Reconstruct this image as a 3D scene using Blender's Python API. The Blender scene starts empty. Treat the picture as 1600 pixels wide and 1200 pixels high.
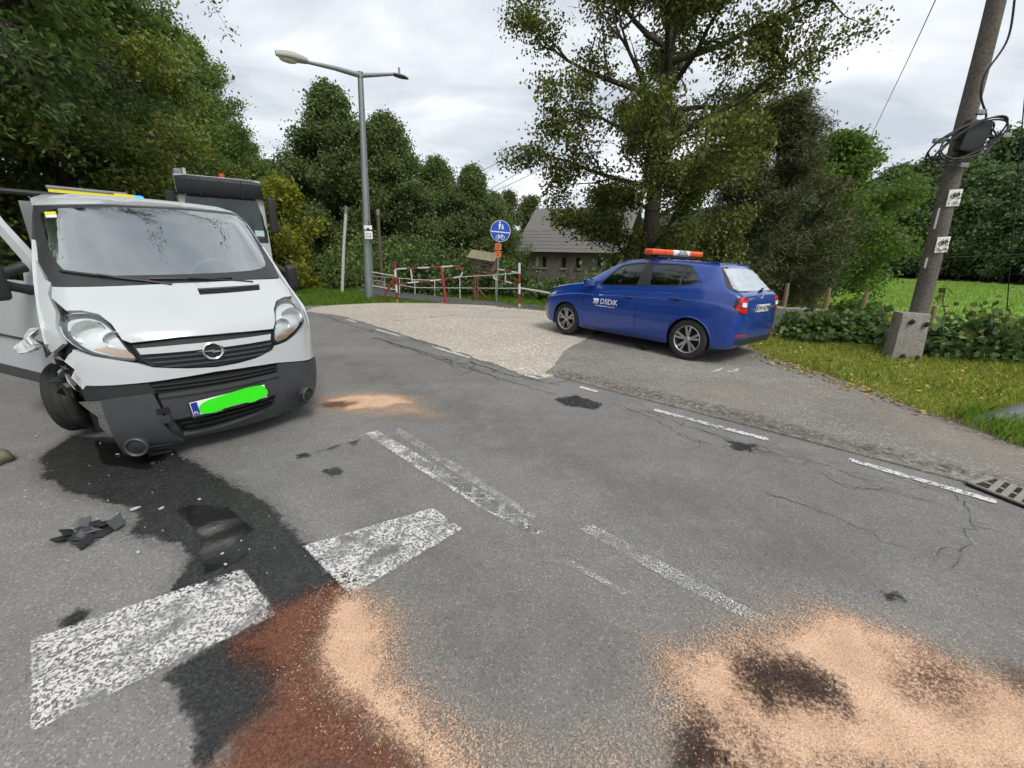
import bpy, bmesh, math, random
import numpy as np
from mathutils import Vector, Matrix
from mathutils.geometry import delaunay_2d_cdt
random.seed(4); RNG = np.random.default_rng(4)
S = bpy.context.scene; COL = S.collection
# ---------------------------------------------------------------- camera, world, sun, exposure
FPX, PITCH, ROLL, EYE = 640.0, .312, .018, 1.6
_fw = Vector((0, math.cos(PITCH), -math.sin(PITCH))); _u0 = Vector((0, math.sin(PITCH), math.cos(PITCH))); _r0 = Vector((1, 0, 0))
_rt = _r0*math.cos(ROLL)+_u0*math.sin(ROLL); _up = _u0*math.cos(ROLL)-_r0*math.sin(ROLL)
cd = bpy.data.cameras.new('camera'); cam = bpy.data.objects.new('camera', cd); COL.objects.link(cam); S.camera = cam
cd.sensor_width = 36; cd.lens = 36*FPX/1600; cd.clip_start = .05; cd.clip_end = 3000
M = Matrix((_rt, _up, -_fw)).transposed().to_4x4(); M.translation = (0, 0, EYE); cam.matrix_world = M
w = bpy.data.worlds.new('World'); S.world = w; w.use_nodes = True
nt = w.node_tree; nt.nodes.clear()
def wn(t, **k):
    n = nt.nodes.new(t)
    for a, b in k.items(): setattr(n, a, b)
    return n
SUN_EL, SUN_AZ = math.radians(52), math.radians(150)
sky = wn('ShaderNodeTexSky', sky_type='NISHITA', sun_disc=False, sun_elevation=SUN_EL, sun_rotation=SUN_AZ)
tc = wn('ShaderNodeTexCoord'); sep = wn('ShaderNodeSeparateXYZ'); nt.links.new(tc.outputs['Generated'], sep.inputs[0])
add = wn('ShaderNodeMath', operation='ADD'); add.inputs[1].default_value = .22; ab = wn('ShaderNodeMath', operation='ABSOLUTE')
nt.links.new(sep.outputs[2], ab.inputs[0]); nt.links.new(ab.outputs[0], add.inputs[0])
dv = wn('ShaderNodeVectorMath', operation='DIVIDE'); cb = wn('ShaderNodeCombineXYZ')
for i in range(3): nt.links.new(add.outputs[0], cb.inputs[i])
nt.links.new(tc.outputs['Generated'], dv.inputs[0]); nt.links.new(cb.outputs[0], dv.inputs[1])
nz = wn('ShaderNodeTexNoise'); nz.inputs['Scale'].default_value = 1.5; nz.inputs['Detail'].default_value = 7; nz.inputs['Roughness'].default_value = .52; nz.inputs['Distortion'].default_value = .35
mp = wn('ShaderNodeMapping'); mp.inputs['Scale'].default_value = (1, 1.6, 1); mp.inputs['Location'].default_value = (3.1, .7, 0)
nt.links.new(dv.outputs[0], mp.inputs[0]); nt.links.new(mp.outputs[0], nz.inputs['Vector'])
cr = wn('ShaderNodeValToRGB'); e = cr.color_ramp.elements
e[0].position = .34; e[0].color = (.42, .455, .50, 1); e[1].position = .68; e[1].color = (.77, .785, .80, 1)
nt.links.new(nz.outputs[0], cr.inputs[0])
sc = wn('ShaderNodeMixRGB', blend_type='MULTIPLY'); sc.inputs[0].default_value = 1; sc.inputs[2].default_value = (.1, .1, .1, 1); nt.links.new(sky.outputs[0], sc.inputs[1])
mx = wn('ShaderNodeMixRGB'); mx.inputs[0].default_value = .92; nt.links.new(sc.outputs[0], mx.inputs[1]); nt.links.new(cr.outputs[0], mx.inputs[2])
bg = wn('ShaderNodeBackground'); bg.inputs[1].default_value = 1.0; ow = wn('ShaderNodeOutputWorld')
nt.links.new(mx.outputs[0], bg.inputs[0]); nt.links.new(bg.outputs[0], ow.inputs[0])
sl = bpy.data.lights.new('sun', 'SUN'); sl.energy = 1.5; sl.angle = math.radians(20); sl.color = (1, .955, .88); so = bpy.data.objects.new('sun', sl); COL.objects.link(so)
so.rotation_euler = Vector((math.sin(SUN_AZ)*math.cos(SUN_EL), math.cos(SUN_AZ)*math.cos(SUN_EL), math.sin(SUN_EL))).to_track_quat('Z', 'Y').to_euler()
so.location = (0, 0, 30)
vs = S.view_settings; vs.view_transform = 'Standard'; vs.look = 'None'; vs.exposure = .60; vs.gamma = 1; vs.use_curve_mapping = False
S.render.engine = 'CYCLES'; S.cycles.use_denoising = True; S.cycles.max_bounces = 5; S.cycles.transparent_max_bounces = 12; S.cycles.use_adaptive_sampling = True; S.cycles.adaptive_threshold = .035; S.cycles.diffuse_bounces = 3; S.cycles.glossy_bounces = 3; S.cycles.transmission_bounces = 4
def pray(px, py): return _fw+_rt*((px-800)/FPX)-_up*((py-600)/FPX)
def D(px, py, Y):                        # the place at depth Y seen at that spot
    d = pray(px, py); return d*(Y/d.y)+Vector((0, 0, EYE))
def Gp(px, py, z=0.):
    d = pray(px, py); return d*((z-EYE)/d.z)+Vector((0, 0, EYE))
def ss(a, b, x):
    t = np.clip((np.asarray(x, float)-a)/(b-a), 0, 1); return t*t*(3-2*t)
def gh(x, y):                            # lie of the land: road level, dip towards the stream and meadow, wooded bank on the left
    x = np.asarray(x, float); y = np.asarray(y, float); s = (x+y-5.8)/1.414; r = np.hypot(x, y)
    h = .045*ss(.5, 2.2, s)-2.05*ss(6.4, 12, s)
    ed = -14.5-.32*(y-5); h = h+.35*np.clip(ed-x, 0, 14)*ss(-20, -5, y+x*.0)
    h = h+ss(92, 190, x+y*.15)*24+ss(110, 260, y)*12
    return h
# ---------------------------------------------------------------- materials
MATS = {}
class NT:
    def __init__(s, name):
        s.m = bpy.data.materials.new(name); s.m.use_nodes = True; s.t = s.m.node_tree; s.b = s.t.nodes['Principled BSDF']; s.out = s.t.nodes['Material Output']; MATS[name] = s.m
    def n(s, t, **k):
        x = s.t.nodes.new(t)
        for a, b in k.items():
            if a.startswith('i_'): x.inputs[a[2:]].default_value = b
            else: setattr(x, a, b)
        return x
    def l(s, a, b): s.t.links.new(a, b)
    def coord(s): return s.n('ShaderNodeTexCoord').outputs['Object']
    def pos(s): return s.n('ShaderNodeNewGeometry').outputs['Position']
    def noise(s, v, scale, detail=3, rough=.55, dist=0):
        x = s.n('ShaderNodeTexNoise'); x.inputs['Scale'].default_value = scale; x.inputs['Detail'].default_value = detail; x.inputs['Roughness'].default_value = rough; x.inputs['Distortion'].default_value = dist
        s.l(v, x.inputs['Vector']); return x.outputs[0]
    def voro(s, v, scale, feature='F1', out='Distance'):
        x = s.n('ShaderNodeTexVoronoi', feature=feature); x.inputs['Scale'].default_value = scale; s.l(v, x.inputs['Vector']); return x.outputs[out]
    def ramp(s, f, stops):
        x = s.n('ShaderNodeValToRGB'); e = x.color_ramp.elements
        while len(e) < len(stops): e.new(.5)
        for i, (p, c) in enumerate(stops):
            e[i].position = p; e[i].color = (*c, 1) if isinstance(c, tuple) else (c, c, c, 1)
        s.l(f, x.inputs[0]); return x.outputs[0]
    def mix(s, f, a, b, blend='MIX'):
        x = s.n('ShaderNodeMixRGB', blend_type=blend)
        for v, i in ((f, 0), (a, 1), (b, 2)):
            if isinstance(v, (int, float)): x.inputs[i].default_value = v if i == 0 else (v, v, v, 1)
            elif isinstance(v, tuple): x.inputs[i].default_value = (*v, 1)
            else: s.l(v, x.inputs[i])
        return x.outputs[0]
    def math(s, op, a, b=None, c=None, clamp=False):
        x = s.n('ShaderNodeMath', operation=op); x.use_clamp = clamp
        for i, v in enumerate((a, b, c)):
            if v is None: continue
            if isinstance(v, (int, float)): x.inputs[i].default_value = v
            else: s.l(v, x.inputs[i])
        return x.outputs[0]
    def attr(s, name): return s.n('ShaderNodeAttribute', attribute_name=name)
    def bump(s, h, strength=.3, dist=.01):
        x = s.n('ShaderNodeBump'); x.inputs['Strength'].default_value = strength; x.inputs['Distance'].default_value = dist; s.l(h, x.inputs['Height']); s.l(x.outputs[0], s.b.inputs['Normal'])
    def set(s, color=None, **k):
        if color is not None:
            i = s.b.inputs['Base Color']
            if isinstance(color, tuple): i.default_value = (*color, 1)
            else: s.l(color, i)
        for a, v in k.items():
            i = s.b.inputs[{'rough': 'Roughness', 'metal': 'Metallic', 'coat': 'Coat Weight', 'spec': 'Specular IOR Level', 'trans': 'Transmission Weight', 'alpha': 'Alpha', 'ior': 'IOR', 'emis': 'Emission Strength', 'coatr': 'Coat Roughness'}[a]]
            if isinstance(v, (int, float)): i.default_value = v
            else: s.l(v, i)
        return s
    def alpha_out(s, a):                    # see-through where a = 0
        tr = s.n('ShaderNodeBsdfTransparent'); m = s.n('ShaderNodeMixShader'); s.l(a, m.inputs[0]); s.l(tr.outputs[0], m.inputs[1]); s.l(s.b.outputs[0], m.inputs[2]); s.l(m.outputs[0], s.out.inputs[0])
def mat(name, col, rough=.5, var=.15, vs=4., fine=0, bump=0, bs=60, dist=.004, dirt=None, **k):
    s = NT(name); v = s.coord(); n = s.noise(v, vs, 4)
    c = s.mix(s.math('MULTIPLY', n, 1.0), tuple(max(0, x*(1-var)) for x in col), tuple(min(1, x*(1+var)) for x in col))
    if fine: c = s.mix(s.ramp(s.noise(v, fine, 2), [(.4, 0.), (.65, 1.)]), c, tuple(x*.6 for x in col))
    if dirt: c = s.mix(s.ramp(s.noise(v, dirt[1], 6, .7), [(dirt[2], 0.), (dirt[2]+.25, 1.)]), c, dirt[0])
    s.set(c, rough=rough, **k)
    if bump: s.bump(s.noise(v, bs, 3), bump, dist)
    return s.m
def glassmat(name, tint, refl=.12, rough=.02, dark=None):
    s = NT(name); g = s.n('ShaderNodeBsdfGlossy'); g.inputs['Roughness'].default_value = rough; g.inputs['Color'].default_value = (.95, 1, 1, 1)
    t = s.n('ShaderNodeBsdfTransparent'); t.inputs[0].default_value = (*tint, 1); f = s.n('ShaderNodeLayerWeight'); f.inputs[0].default_value = .35
    a = s.math('MULTIPLY_ADD', f.outputs['Fresnel'], dark or .75, refl, clamp=True); n = s.noise(s.coord(), 3, 3); a = s.math('MULTIPLY', a, s.math('MULTIPLY_ADD', n, .2, .9))
    m = s.n('ShaderNodeMixShader'); s.l(a, m.inputs[0]); s.l(t.outputs[0], m.inputs[1]); s.l(g.outputs[0], m.inputs[2]); s.l(m.outputs[0], s.out.inputs[0]); return s.m
def leafmat(name, stops, transl=.3, rough=.55, tone=.5):
    s = NT(name); r = s.n('ShaderNodeNewGeometry').outputs['Random Per Island']; c = s.ramp(r, stops)
    n = s.noise(s.coord(), .5, 3); c = s.mix(s.math('MULTIPLY', n, tone), c, s.mix(1., c, (.62, .66, .55), 'MULTIPLY')); s.set(c, rough=rough, spec=.25)
    t = s.n('ShaderNodeBsdfTranslucent'); s.l(s.mix(1., c, (1.35, 1.5, .7), 'MULTIPLY'), t.inputs[0]); m = s.n('ShaderNodeMixShader'); m.inputs[0].default_value = transl
    s.l(s.b.outputs[0], m.inputs[1]); s.l(t.outputs[0], m.inputs[2]); s.l(m.outputs[0], s.out.inputs[0]); return s.m
# ---------------------------------------------------------------- object helpers
def tag(o, label=None, cat=None, group=None, kind=None):
    if label: o['label'] = label
    if cat: o['category'] = cat
    if group: o['group'] = group
    if kind: o['kind'] = kind
    return o
def empty(name, loc=(0, 0, 0), rot=None):
    o = bpy.data.objects.new(name, None); COL.objects.link(o); o.empty_display_size = .2; o.location = loc
    if rot is not None: o.rotation_euler = rot
    return o
def link(name, me, m, parent=None, smooth=False, angle=None):
    o = bpy.data.objects.new(name, me); COL.objects.link(o)
    if m is not None: me.materials.append(m)
    if smooth:
        me.polygons.foreach_set('use_smooth', [True]*len(me.polygons))
        if angle:
            try: me.set_sharp_from_angle(angle=angle)
            except Exception: pass
    if parent is not None: o.parent = parent
    return o
class MB:
    def __init__(s): s.v = []; s.f = []
    def add(s, V, F):
        b = len(s.v); s.v += [tuple(map(float, p)) for p in V]; s.f += [tuple(i+b for i in q) for q in F]; return s
    def box(s, a, b, mtx=None):
        V = [Vector((x, y, z)) for z in (a[2], b[2]) for y in (a[1], b[1]) for x in (a[0], b[0])]
        if mtx is not None: V = [mtx @ p for p in V]
        return s.add(V, [(0, 2, 3, 1), (4, 5, 7, 6), (0, 1, 5, 4), (2, 6, 7, 3), (0, 4, 6, 2), (1, 3, 7, 5)])
    def tube(s, path, r, n=8, cap=True, flat=None):
        P = [Vector(p) for p in path]; R = r if isinstance(r, (list, tuple)) else [r]*len(P); V = []; prev = None
        for i, p in enumerate(P):
            d = (P[min(i+1, len(P)-1)]-P[max(i-1, 0)]).normalized()
            if prev is None:
                a = Vector((0, 0, 1)) if abs(d.z) < .9 else Vector((1, 0, 0)); u = d.cross(a).normalized()
            else: u = (prev-d*prev.dot(d)).normalized()
            prev = u; q = d.cross(u)
            for k in range(n):
                an = 2*math.pi*k/n; V.append(p+(u*math.cos(an)+q*math.sin(an)*(flat or 1))*R[i])
        F = [(i*n+k, i*n+(k+1) % n, (i+1)*n+(k+1) % n, (i+1)*n+k) for i in range(len(P)-1) for k in range(n)]
        if cap: F += [tuple(range(n))[::-1], tuple(range((len(P)-1)*n, len(P)*n))]
        return s.add(V, F)
    def lathe(s, prof, n=32, mtx=None, closed=False):           # prof: (radius, along y)
        V = []
        for r, a in prof:
            for k in range(n):
                t = 2*math.pi*k/n; V.append(Vector((r*math.cos(t), a, r*math.sin(t))))
        if mtx is not None: V = [mtx @ p for p in V]
        F = [(i*n+k, i*n+(k+1) % n, (i+1)*n+(k+1) % n, (i+1)*n+k) for i in range(len(prof)-1) for k in range(n)]
        if closed: F += [((len(prof)-1)*n+k, (len(prof)-1)*n+(k+1) % n, (k+1) % n, k) for k in range(n)]
        return s.add(V, F)
    def build(s, name, m, parent=None, smooth=False, bevel=0, angle=.6, seg=2):
        me = bpy.data.meshes.new(name); me.from_pydata(s.v, [], s.f); me.update()
        bm = bmesh.new(); bm.from_mesh(me); bmesh.ops.recalc_face_normals(bm, faces=bm.faces)
        if bevel: bmesh.ops.bevel(bm, geom=bm.edges[:], offset=bevel, segments=seg, affect='EDGES', profile=.6, clamp_overlap=True)
        bm.to_mesh(me); bm.free()
        return link(name, me, m, parent, smooth or bevel > 0, angle)
def fast_mesh(name, V, F4, m, parent=None, smooth=False):        # numpy arrays, all polygons alike
    V = np.asarray(V, np.float32); F4 = np.asarray(F4, np.int32); k = F4.shape[1]; me = bpy.data.meshes.new(name)
    me.vertices.add(len(V)); me.vertices.foreach_set('co', V.ravel()); me.loops.add(F4.size); me.loops.foreach_set('vertex_index', F4.ravel())
    me.polygons.add(len(F4)); me.polygons.foreach_set('loop_start', np.arange(0, F4.size, k, dtype=np.int32)); me.update(calc_edges=True); me.validate()
    return link(name, me, m, parent, smooth)
def inpoly(P, poly):
    P = np.asarray(P, float); poly = np.asarray(poly, float); x, y = P[:, 0], P[:, 1]; r = np.zeros(len(P), bool); j = len(poly)-1
    for i in range(len(poly)):
        xi, yi = poly[i]; xj, yj = poly[j]; c = ((yi > y) != (yj > y)) & (x < (xj-xi)*(y-yi)/(yj-yi+1e-12)+xi); r ^= c; j = i
    return r
def sdist(P, poly):                      # metres inside (+) or outside (-) an outline
    P = np.asarray(P, float); q = np.asarray(poly, float); d = np.full(len(P), 1e9)
    for i in range(len(q)):
        a = q[i]; b = q[(i+1) % len(q)]; ab = b-a; t = np.clip(((P-a)@ab)/(ab@ab+1e-12), 0, 1); d = np.minimum(d, np.hypot(*(P-(a+t[:, None]*ab)).T))
    return np.where(inpoly(P, q), d, -d)
def rnd(poly, it=1):                     # soften an outline (Chaikin)
    p = np.asarray(poly, float)
    for _ in range(it):
        q = np.roll(p, -1, 0); p = np.stack([.75*p+.25*q, .25*p+.75*q], 1).reshape(-1, 2)
    return p
def panel(name, outline, surf, m, parent=None, res=.04, off=0., thick=.012, holes=(), soft=0, smooth=True):
    """A sheet of real thickness that follows surf(u, v) inside an outline (u, v)."""
    loops = [rnd(outline, soft)]+[rnd(h, soft) for h in holes]; pts = []; edges = []
    for lp in loops:
        b = len(pts); L = []
        for i in range(len(lp)):
            a, c = lp[i], lp[(i+1) % len(lp)]; n = max(1, int(np.hypot(*(c-a))/res))
            L += [tuple(a+(c-a)*k/n) for k in range(n)]
        pts += L; edges += [(b+k, b+(k+1) % len(L)) for k in range(len(L))]
    lo = loops[0].min(0); hi = loops[0].max(0)
    gx, gy = np.meshgrid(np.arange(lo[0]+res*.5, hi[0], res), np.arange(lo[1]+res*.5, hi[1], res)); g = np.stack([gx.ravel(), gy.ravel()], 1)
    k = sdist(g, loops[0]) > res*.35
    for h in loops[1:]: k &= sdist(g, h) < -res*.35
    pts += [tuple(p) for p in g[k]]
    r = delaunay_2d_cdt([Vector(p) for p in pts], edges, [], 0, 1e-6); P = np.array([tuple(p) for p in r[0]]); T = np.array(r[2])
    c = P[T].mean(1); k = inpoly(c, loops[0])
    for h in loops[1:]: k &= ~inpoly(c, h)
    T = T[k]
    def sf(Q): return np.asarray(surf(Q[:, 0], Q[:, 1]), float).T
    e = 2e-3; A = sf(P); N = np.cross(sf(P+[e, 0])-sf(P-[e, 0]), sf(P+[0, e])-sf(P-[0, e])); N /= np.linalg.norm(N, axis=1)[:, None]+1e-12
    V = A+N*off; fcs = [tuple(t) for t in T]
    if thick:
        cnt = {}
        for t in T:
            for i in range(3):
                a, b = int(t[i]), int(t[(i+1) % 3]); cnt.setdefault((min(a, b), max(a, b)), []).append((a, b))
        be = [x[0] for x in cnt.values() if len(x) == 1]; mp = {}; extra = []
        for a, b in be:
            for q in (a, b):
                if q not in mp: mp[q] = len(V)+len(extra); extra.append(V[q]-N[q]*thick)
        fcs += [(b, a, mp[a], mp[b]) for a, b in be]; V = np.vstack([V]+([np.array(extra)] if extra else []))
    used = sorted({i for f in fcs for i in f}); mp2 = {u: i for i, u in enumerate(used)}
    me = bpy.data.meshes.new(name); me.from_pydata([tuple(V[u]) for u in used], [], [tuple(mp2[i] for i in f) for f in fcs]); me.update()
    return link(name, me, m, parent, smooth, .7)
def copy_tree(o, loc=None, rz=None, sc=None, parent=None):
    c = o.copy(); COL.objects.link(c); c.parent = parent
    if loc is not None: c.location = loc
    if rz is not None: c.rotation_euler = (c.rotation_euler.x, c.rotation_euler.y, rz)
    if sc is not None: c.scale = (sc, sc, sc) if isinstance(sc, (int, float)) else sc
    for ch in [x for x in o.children]: copy_tree(ch, parent=c)
    return c
def text(name, body, size, m, parent, mtx, extrude=.001, align='CENTER'):
    cu = bpy.data.curves.new(name, 'FONT'); cu.body = body; cu.size = size; cu.extrude = extrude; cu.align_x = align; cu.align_y = 'CENTER'; cu.resolution_u = 3
    o = bpy.data.objects.new(name, cu); dg = bpy.context.evaluated_depsgraph_get(); COL.objects.link(o); dg.update()
    me = bpy.data.meshes.new_from_object(o.evaluated_get(dg)); bpy.data.objects.remove(o)
    x = link(name, me, m, parent); x.matrix_local = mtx; return x
def frame(o, x, y):                      # matrix from an origin and two axes
    x = Vector(x).normalized(); z = x.cross(Vector(y)).normalized(); y = z.cross(x); m = Matrix((x, y, z)).transposed().to_4x4(); m.translation = o; return m
# ---- shape functions shared by the vehicles (pure numpy) ----
def catmull(P, n):
    P = np.asarray(P, float); Q = np.vstack([2*P[0]-P[1], P, 2*P[-1]-P[-2]]); out = []
    for i in range(len(P)-1):
        p0, p1, p2, p3 = Q[i:i+4]; t = np.linspace(0, 1, n, endpoint=False)[:, None]
        out.append(.5*((2*p1)+(-p0+p2)*t+(2*p0-5*p1+4*p2-p3)*t*t+(-p0+3*p1-3*p2+p3)*t**3))
    return np.vstack(out+[P[-1:]])
def smooth_interp(x, xp, fp):                    # monotone cubic through control points
    xp = np.asarray(xp, float); fp = np.asarray(fp, float); h = np.diff(xp); d = np.diff(fp)/h
    m = np.zeros(len(xp)); m[0] = d[0]; m[-1] = d[-1]
    for i in range(1, len(xp)-1):
        m[i] = 0 if d[i-1]*d[i] <= 0 else 2*d[i-1]*d[i]/(d[i-1]+d[i])
    x = np.clip(x, xp[0], xp[-1]); i = np.clip(np.searchsorted(xp, x)-1, 0, len(h)-1); t = (x-xp[i])/h[i]
    return ((2*t**3-3*t*t+1)*fp[i]+(t**3-2*t*t+t)*h[i]*m[i]+(-2*t**3+3*t*t)*fp[i+1]+(t**3-t*t)*h[i]*m[i+1])
# van: x forward from the nose, y left, z up
VZ = [.10, .20, .30, .45, .60, .75, .90, 1.0, 1.06, 1.15, 1.33, 1.45, 1.70, 1.92, 1.965, 1.985]
VX = [-.16, -.09, -.03, 0, -.01, -.03, -.055, -.085, -.13, -.26, -.56, -.71, -1.02, -1.31, -1.42, -1.62]
def van_w(z): return smooth_interp(z, [.1, .3, .5, .8, 1.1, 1.33, 1.6, 1.85, 1.94, 1.985], [.84, .87, .885, .89, .88, .86, .815, .76, .70, .58])
def van_front(y, z):
    y = np.abs(y); w = van_w(z); e = np.clip((y-(w-.22))/.22, 0, 1.15)
    return smooth_interp(z, VZ, VX)-.36*y*y-.17*e**2.6
# car: x forward from the rear axle, y left, z up
CX = [-.66, -.62, -.50, -.35, -.12, .3, .9, 1.3, 1.5, 1.8, 2.15, 2.3, 2.6, 2.9, 3.12, 3.24, 3.30]
CT = dict(
 zbot=[.40, .27, .22, .20, .18, .17, .17, .17, .17, .17, .17, .17, .17, .18, .19, .22, .34],
 zbelt=[.80, .95, 1.0, 1.03, 1.045, 1.035, 1.01, .995, .985, .975, .965, .955, .91, .85, .76, .66, .56],
 ztop=[.84, .99, 1.09, 1.24, 1.42, 1.45, 1.467, 1.45, 1.405, 1.25, 1.04, .995, .95, .885, .79, .69, .585],
 wmax=[.62, .755, .81, .84, .858, .866, .866, .866, .866, .866, .866, .866, .86, .83, .74, .62, .45],
 wbelt=[.58, .73, .775, .80, .82, .83, .835, .835, .83, .825, .815, .81, .79, .745, .65, .54, .40],
 wtop=[.50, .62, .62, .60, .58, .57, .57, .575, .59, .64, .72, .75, .73, .68, .58, .48, .34])
def car_section(x, n=6):
    g = {k: float(smooth_interp(np.array([x]), CX, v)[0]) for k, v in CT.items()}
    zb, zl, zt, wm, wb, wt = (g[k] for k in ('zbot', 'zbelt', 'ztop', 'wmax', 'wbelt', 'wtop')); h = zt-zl
    P = [(0, zb), (.6*wm, zb), (wm-.10, zb+.005), (wm-.03, zb+.09), (wm, zb+.45*(zl-zb)), (wm+.004, zl-.185), (wm-.012, zl-.145), (wb+.012, zl-.05), (wb-.012, zl+min(.02, .25*h)),
         (wb+(wt-wb)*.36+.012, zl+.38*h), (wb+(wt-wb)*.75+.012, zl+.74*h), (wt+.0, zl+.92*h), (wt-.09, zl+.985*h), (wt*.5, zt+.008), (0, zt+.014)]
    return catmull(P, n)
CXS = np.concatenate([np.linspace(-.66, -.45, 12, endpoint=False), np.linspace(-.45, 2.9, 110, endpoint=False), np.linspace(2.9, 3.30, 16)])
CSEC = [car_section(x) for x in CXS]
CZG = np.linspace(.15, 1.5, 136); CYG = np.linspace(0, .9, 91)
def _tab():
    S = np.zeros((len(CXS), len(CZG))); T = np.zeros((len(CXS), len(CYG)))
    for i, s in enumerate(CSEC):
        a = s[6*2:]; z = np.maximum.accumulate(a[:, 1]+np.arange(len(a))*1e-7)
        S[i] = np.interp(CZG, z, a[:, 0], left=a[0, 0], right=-1)
        b = s[6*7:][::-1]; yy = np.maximum.accumulate(b[:, 0]+np.arange(len(b))*1e-7); T[i] = np.interp(CYG, yy, b[:, 1], right=b[-1, 1])
    return S, T
CS, CTP = _tab()
def _bil(A, xi, G, v):
    i = np.clip(np.searchsorted(CXS, xi)-1, 0, len(CXS)-2); t = np.clip((xi-CXS[i])/(CXS[i+1]-CXS[i]), 0, 1)
    j = np.clip(np.searchsorted(G, v)-1, 0, len(G)-2); u = np.clip((v-G[j])/(G[j+1]-G[j]), 0, 1)
    return (1-t)*((1-u)*A[i, j]+u*A[i, j+1])+t*((1-u)*A[i+1, j]+u*A[i+1, j+1])
def car_side(x, z): return _bil(CS, np.asarray(x, float), CZG, np.asarray(z, float))
def car_rear(y, z):
    y = np.abs(np.atleast_1d(np.asarray(y, float))); z = np.atleast_1d(np.asarray(z, float)); xs = np.linspace(-.66, .5, 240); out = np.full(len(y), -.66); done = np.zeros(len(y), bool); prev = None
    for x in xs:
        f = np.minimum(_bil(CS, np.full(len(y), x), CZG, z)-y, _bil(CTP, np.full(len(y), x), CYG, y)-z)
        if prev is not None:
            k = (~done) & (f >= 0); out[k] = x-(xs[1]-xs[0])*np.where(prev[k] < 0, f[k]/(f[k]-prev[k]+1e-9), 1); done |= k
        else:
            k = f >= 0; out[k] = x; done |= k
        prev = f
    return out
def car_top(x, y): return _bil(CTP, np.asarray(x, float), CYG, np.abs(np.asarray(y, float)))
# ---------------------------------------------------------------- surfaces of the ground
def m_asphalt(name, lo, mid, hi, tone=.25, warm=(1, 1, 1), sc=1., chips=.0):
    s = NT(name); p = s.pos(); big = s.noise(p, .55, 4, .6); med = s.noise(p, 5, 4, .65); fine = s.noise(p, 150*sc, 3, .75); vo = s.voro(p, 130*sc)
    ag = s.ramp(fine, [(.28, lo), (.5, mid), (.78, hi)]); c = s.mix(s.ramp(vo, [(.1, 1.), (.42, 0.)]), ag, s.mix(.5, ag, tuple(min(1, x*1.15) for x in hi)))
    st = s.n('ShaderNodeTexVoronoi', feature='F1'); st.inputs['Scale'].default_value = 95*sc; s.l(p, st.inputs['Vector'])
    sp = s.n('ShaderNodeSeparateColor'); s.l(st.outputs['Color'], sp.inputs[0]); c = s.mix(s.ramp(sp.outputs[0], [(.88, 0.), (.92, .5)]), c, tuple(min(1, x*1.7) for x in hi)); c = s.mix(s.ramp(sp.outputs[1], [(.86, 0.), (.90, .5)]), c, tuple(x*.55 for x in lo))
    t = s.math('ADD', s.math('MULTIPLY', s.math('SUBTRACT', big, .5), tone*2.2), s.math('MULTIPLY', s.math('SUBTRACT', med, .5), tone*1.2)); t = s.math('ADD', t, 1.)
    mp = s.n('ShaderNodeMapping'); mp.inputs['Rotation'].default_value = (0, 0, math.radians(45)); mp.inputs['Scale'].default_value = (.12, 1.3, 1); s.l(p, mp.inputs[0])
    tr = s.noise(mp.outputs[0], 1.1, 3, .5); t = s.math('ADD', t, s.math('MULTIPLY', s.math('SUBTRACT', tr, .5), tone*1.5))
    cc = s.n('ShaderNodeCombineColor')
    for i in range(3): s.l(s.math('MULTIPLY', t, warm[i]), cc.inputs[i])
    c = s.mix(1., c, cc.outputs[0], 'MULTIPLY'); s.set(c, rough=s.math('MULTIPLY_ADD', med, .2, .72), spec=.35)
    s.bump(s.math('ADD', s.math('MULTIPLY', fine, .6), s.math('MULTIPLY', vo, .8)), .4, .004); return s.m
ASPH = m_asphalt('asphalt', (.140, .139, .135), (.183, .181, .176), (.232, .229, .221), .36, (1.01, 1, .975), 1.5)
ASPH2 = m_asphalt('driveway_asphalt', (.12, .115, .108), (.19, .183, .17), (.31, .30, .275), .42, (1.02, 1, .97), .8)
CHIP = m_asphalt('pale_chipped_surface', (.22, .20, .175), (.42, .39, .345), (.60, .565, .51), .22, (1.03, 1, .95), .45)
PATHM = m_asphalt('path_asphalt', (.05, .05, .052), (.09, .09, .093), (.14, .14, .14), .2)
s = NT('meadow_and_verge'); v = s.pos(); col = s.attr('tint').outputs['Color']; n1 = s.noise(v, .35, 5, .65); n2 = s.noise(v, 3.2, 5, .7); n3 = s.noise(v, 40, 3, .7)
c = s.mix(s.ramp(n2, [(.42, 0.), (.66, 1.)]), col, s.mix(1., col, (.55, .6, .5), 'MULTIPLY')); c = s.mix(s.ramp(n1, [(.35, 0.), (.7, .7)]), c, s.mix(1., col, (1.25, 1.12, .8), 'MULTIPLY')); c = s.mix(s.ramp(n3, [(.35, .0), (.7, .5)]), c, s.mix(1., col, (.6, .62, .5), 'MULTIPLY'))
s.set(c, rough=.9, spec=.15); s.bump(s.math('ADD', n2, s.math('MULTIPLY', n3, .4)), .8, .12); GROUND = s.m
def grow(n, k): t = np.linspace(-1, 1, n); return np.sinh(t*k)/np.sinh(k)
gx = grow(230, 4.6)*520+2; gy = grow(230, 4.6)*520+10; X, Y = np.meshgrid(gx, gy); Z = gh(X, Y)-.045
Z = Z+(.05*np.sin(X*.9+Y*.4)+.05*np.sin(Y*1.3-X*.5))*ss(7, 12, (X+Y-5.8)/1.414)
V = np.stack([X.ravel(), Y.ravel(), Z.ravel()], 1); n = len(gx); I = np.arange((n-1)*n).reshape(n-1, n)[:, :-1].ravel()
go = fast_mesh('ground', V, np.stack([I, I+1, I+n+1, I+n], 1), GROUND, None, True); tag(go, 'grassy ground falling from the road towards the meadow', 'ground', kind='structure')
sd = (V[:, 0]+V[:, 1]-5.8)/1.414; ed = -14.5-.32*(V[:, 1]-5)
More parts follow.
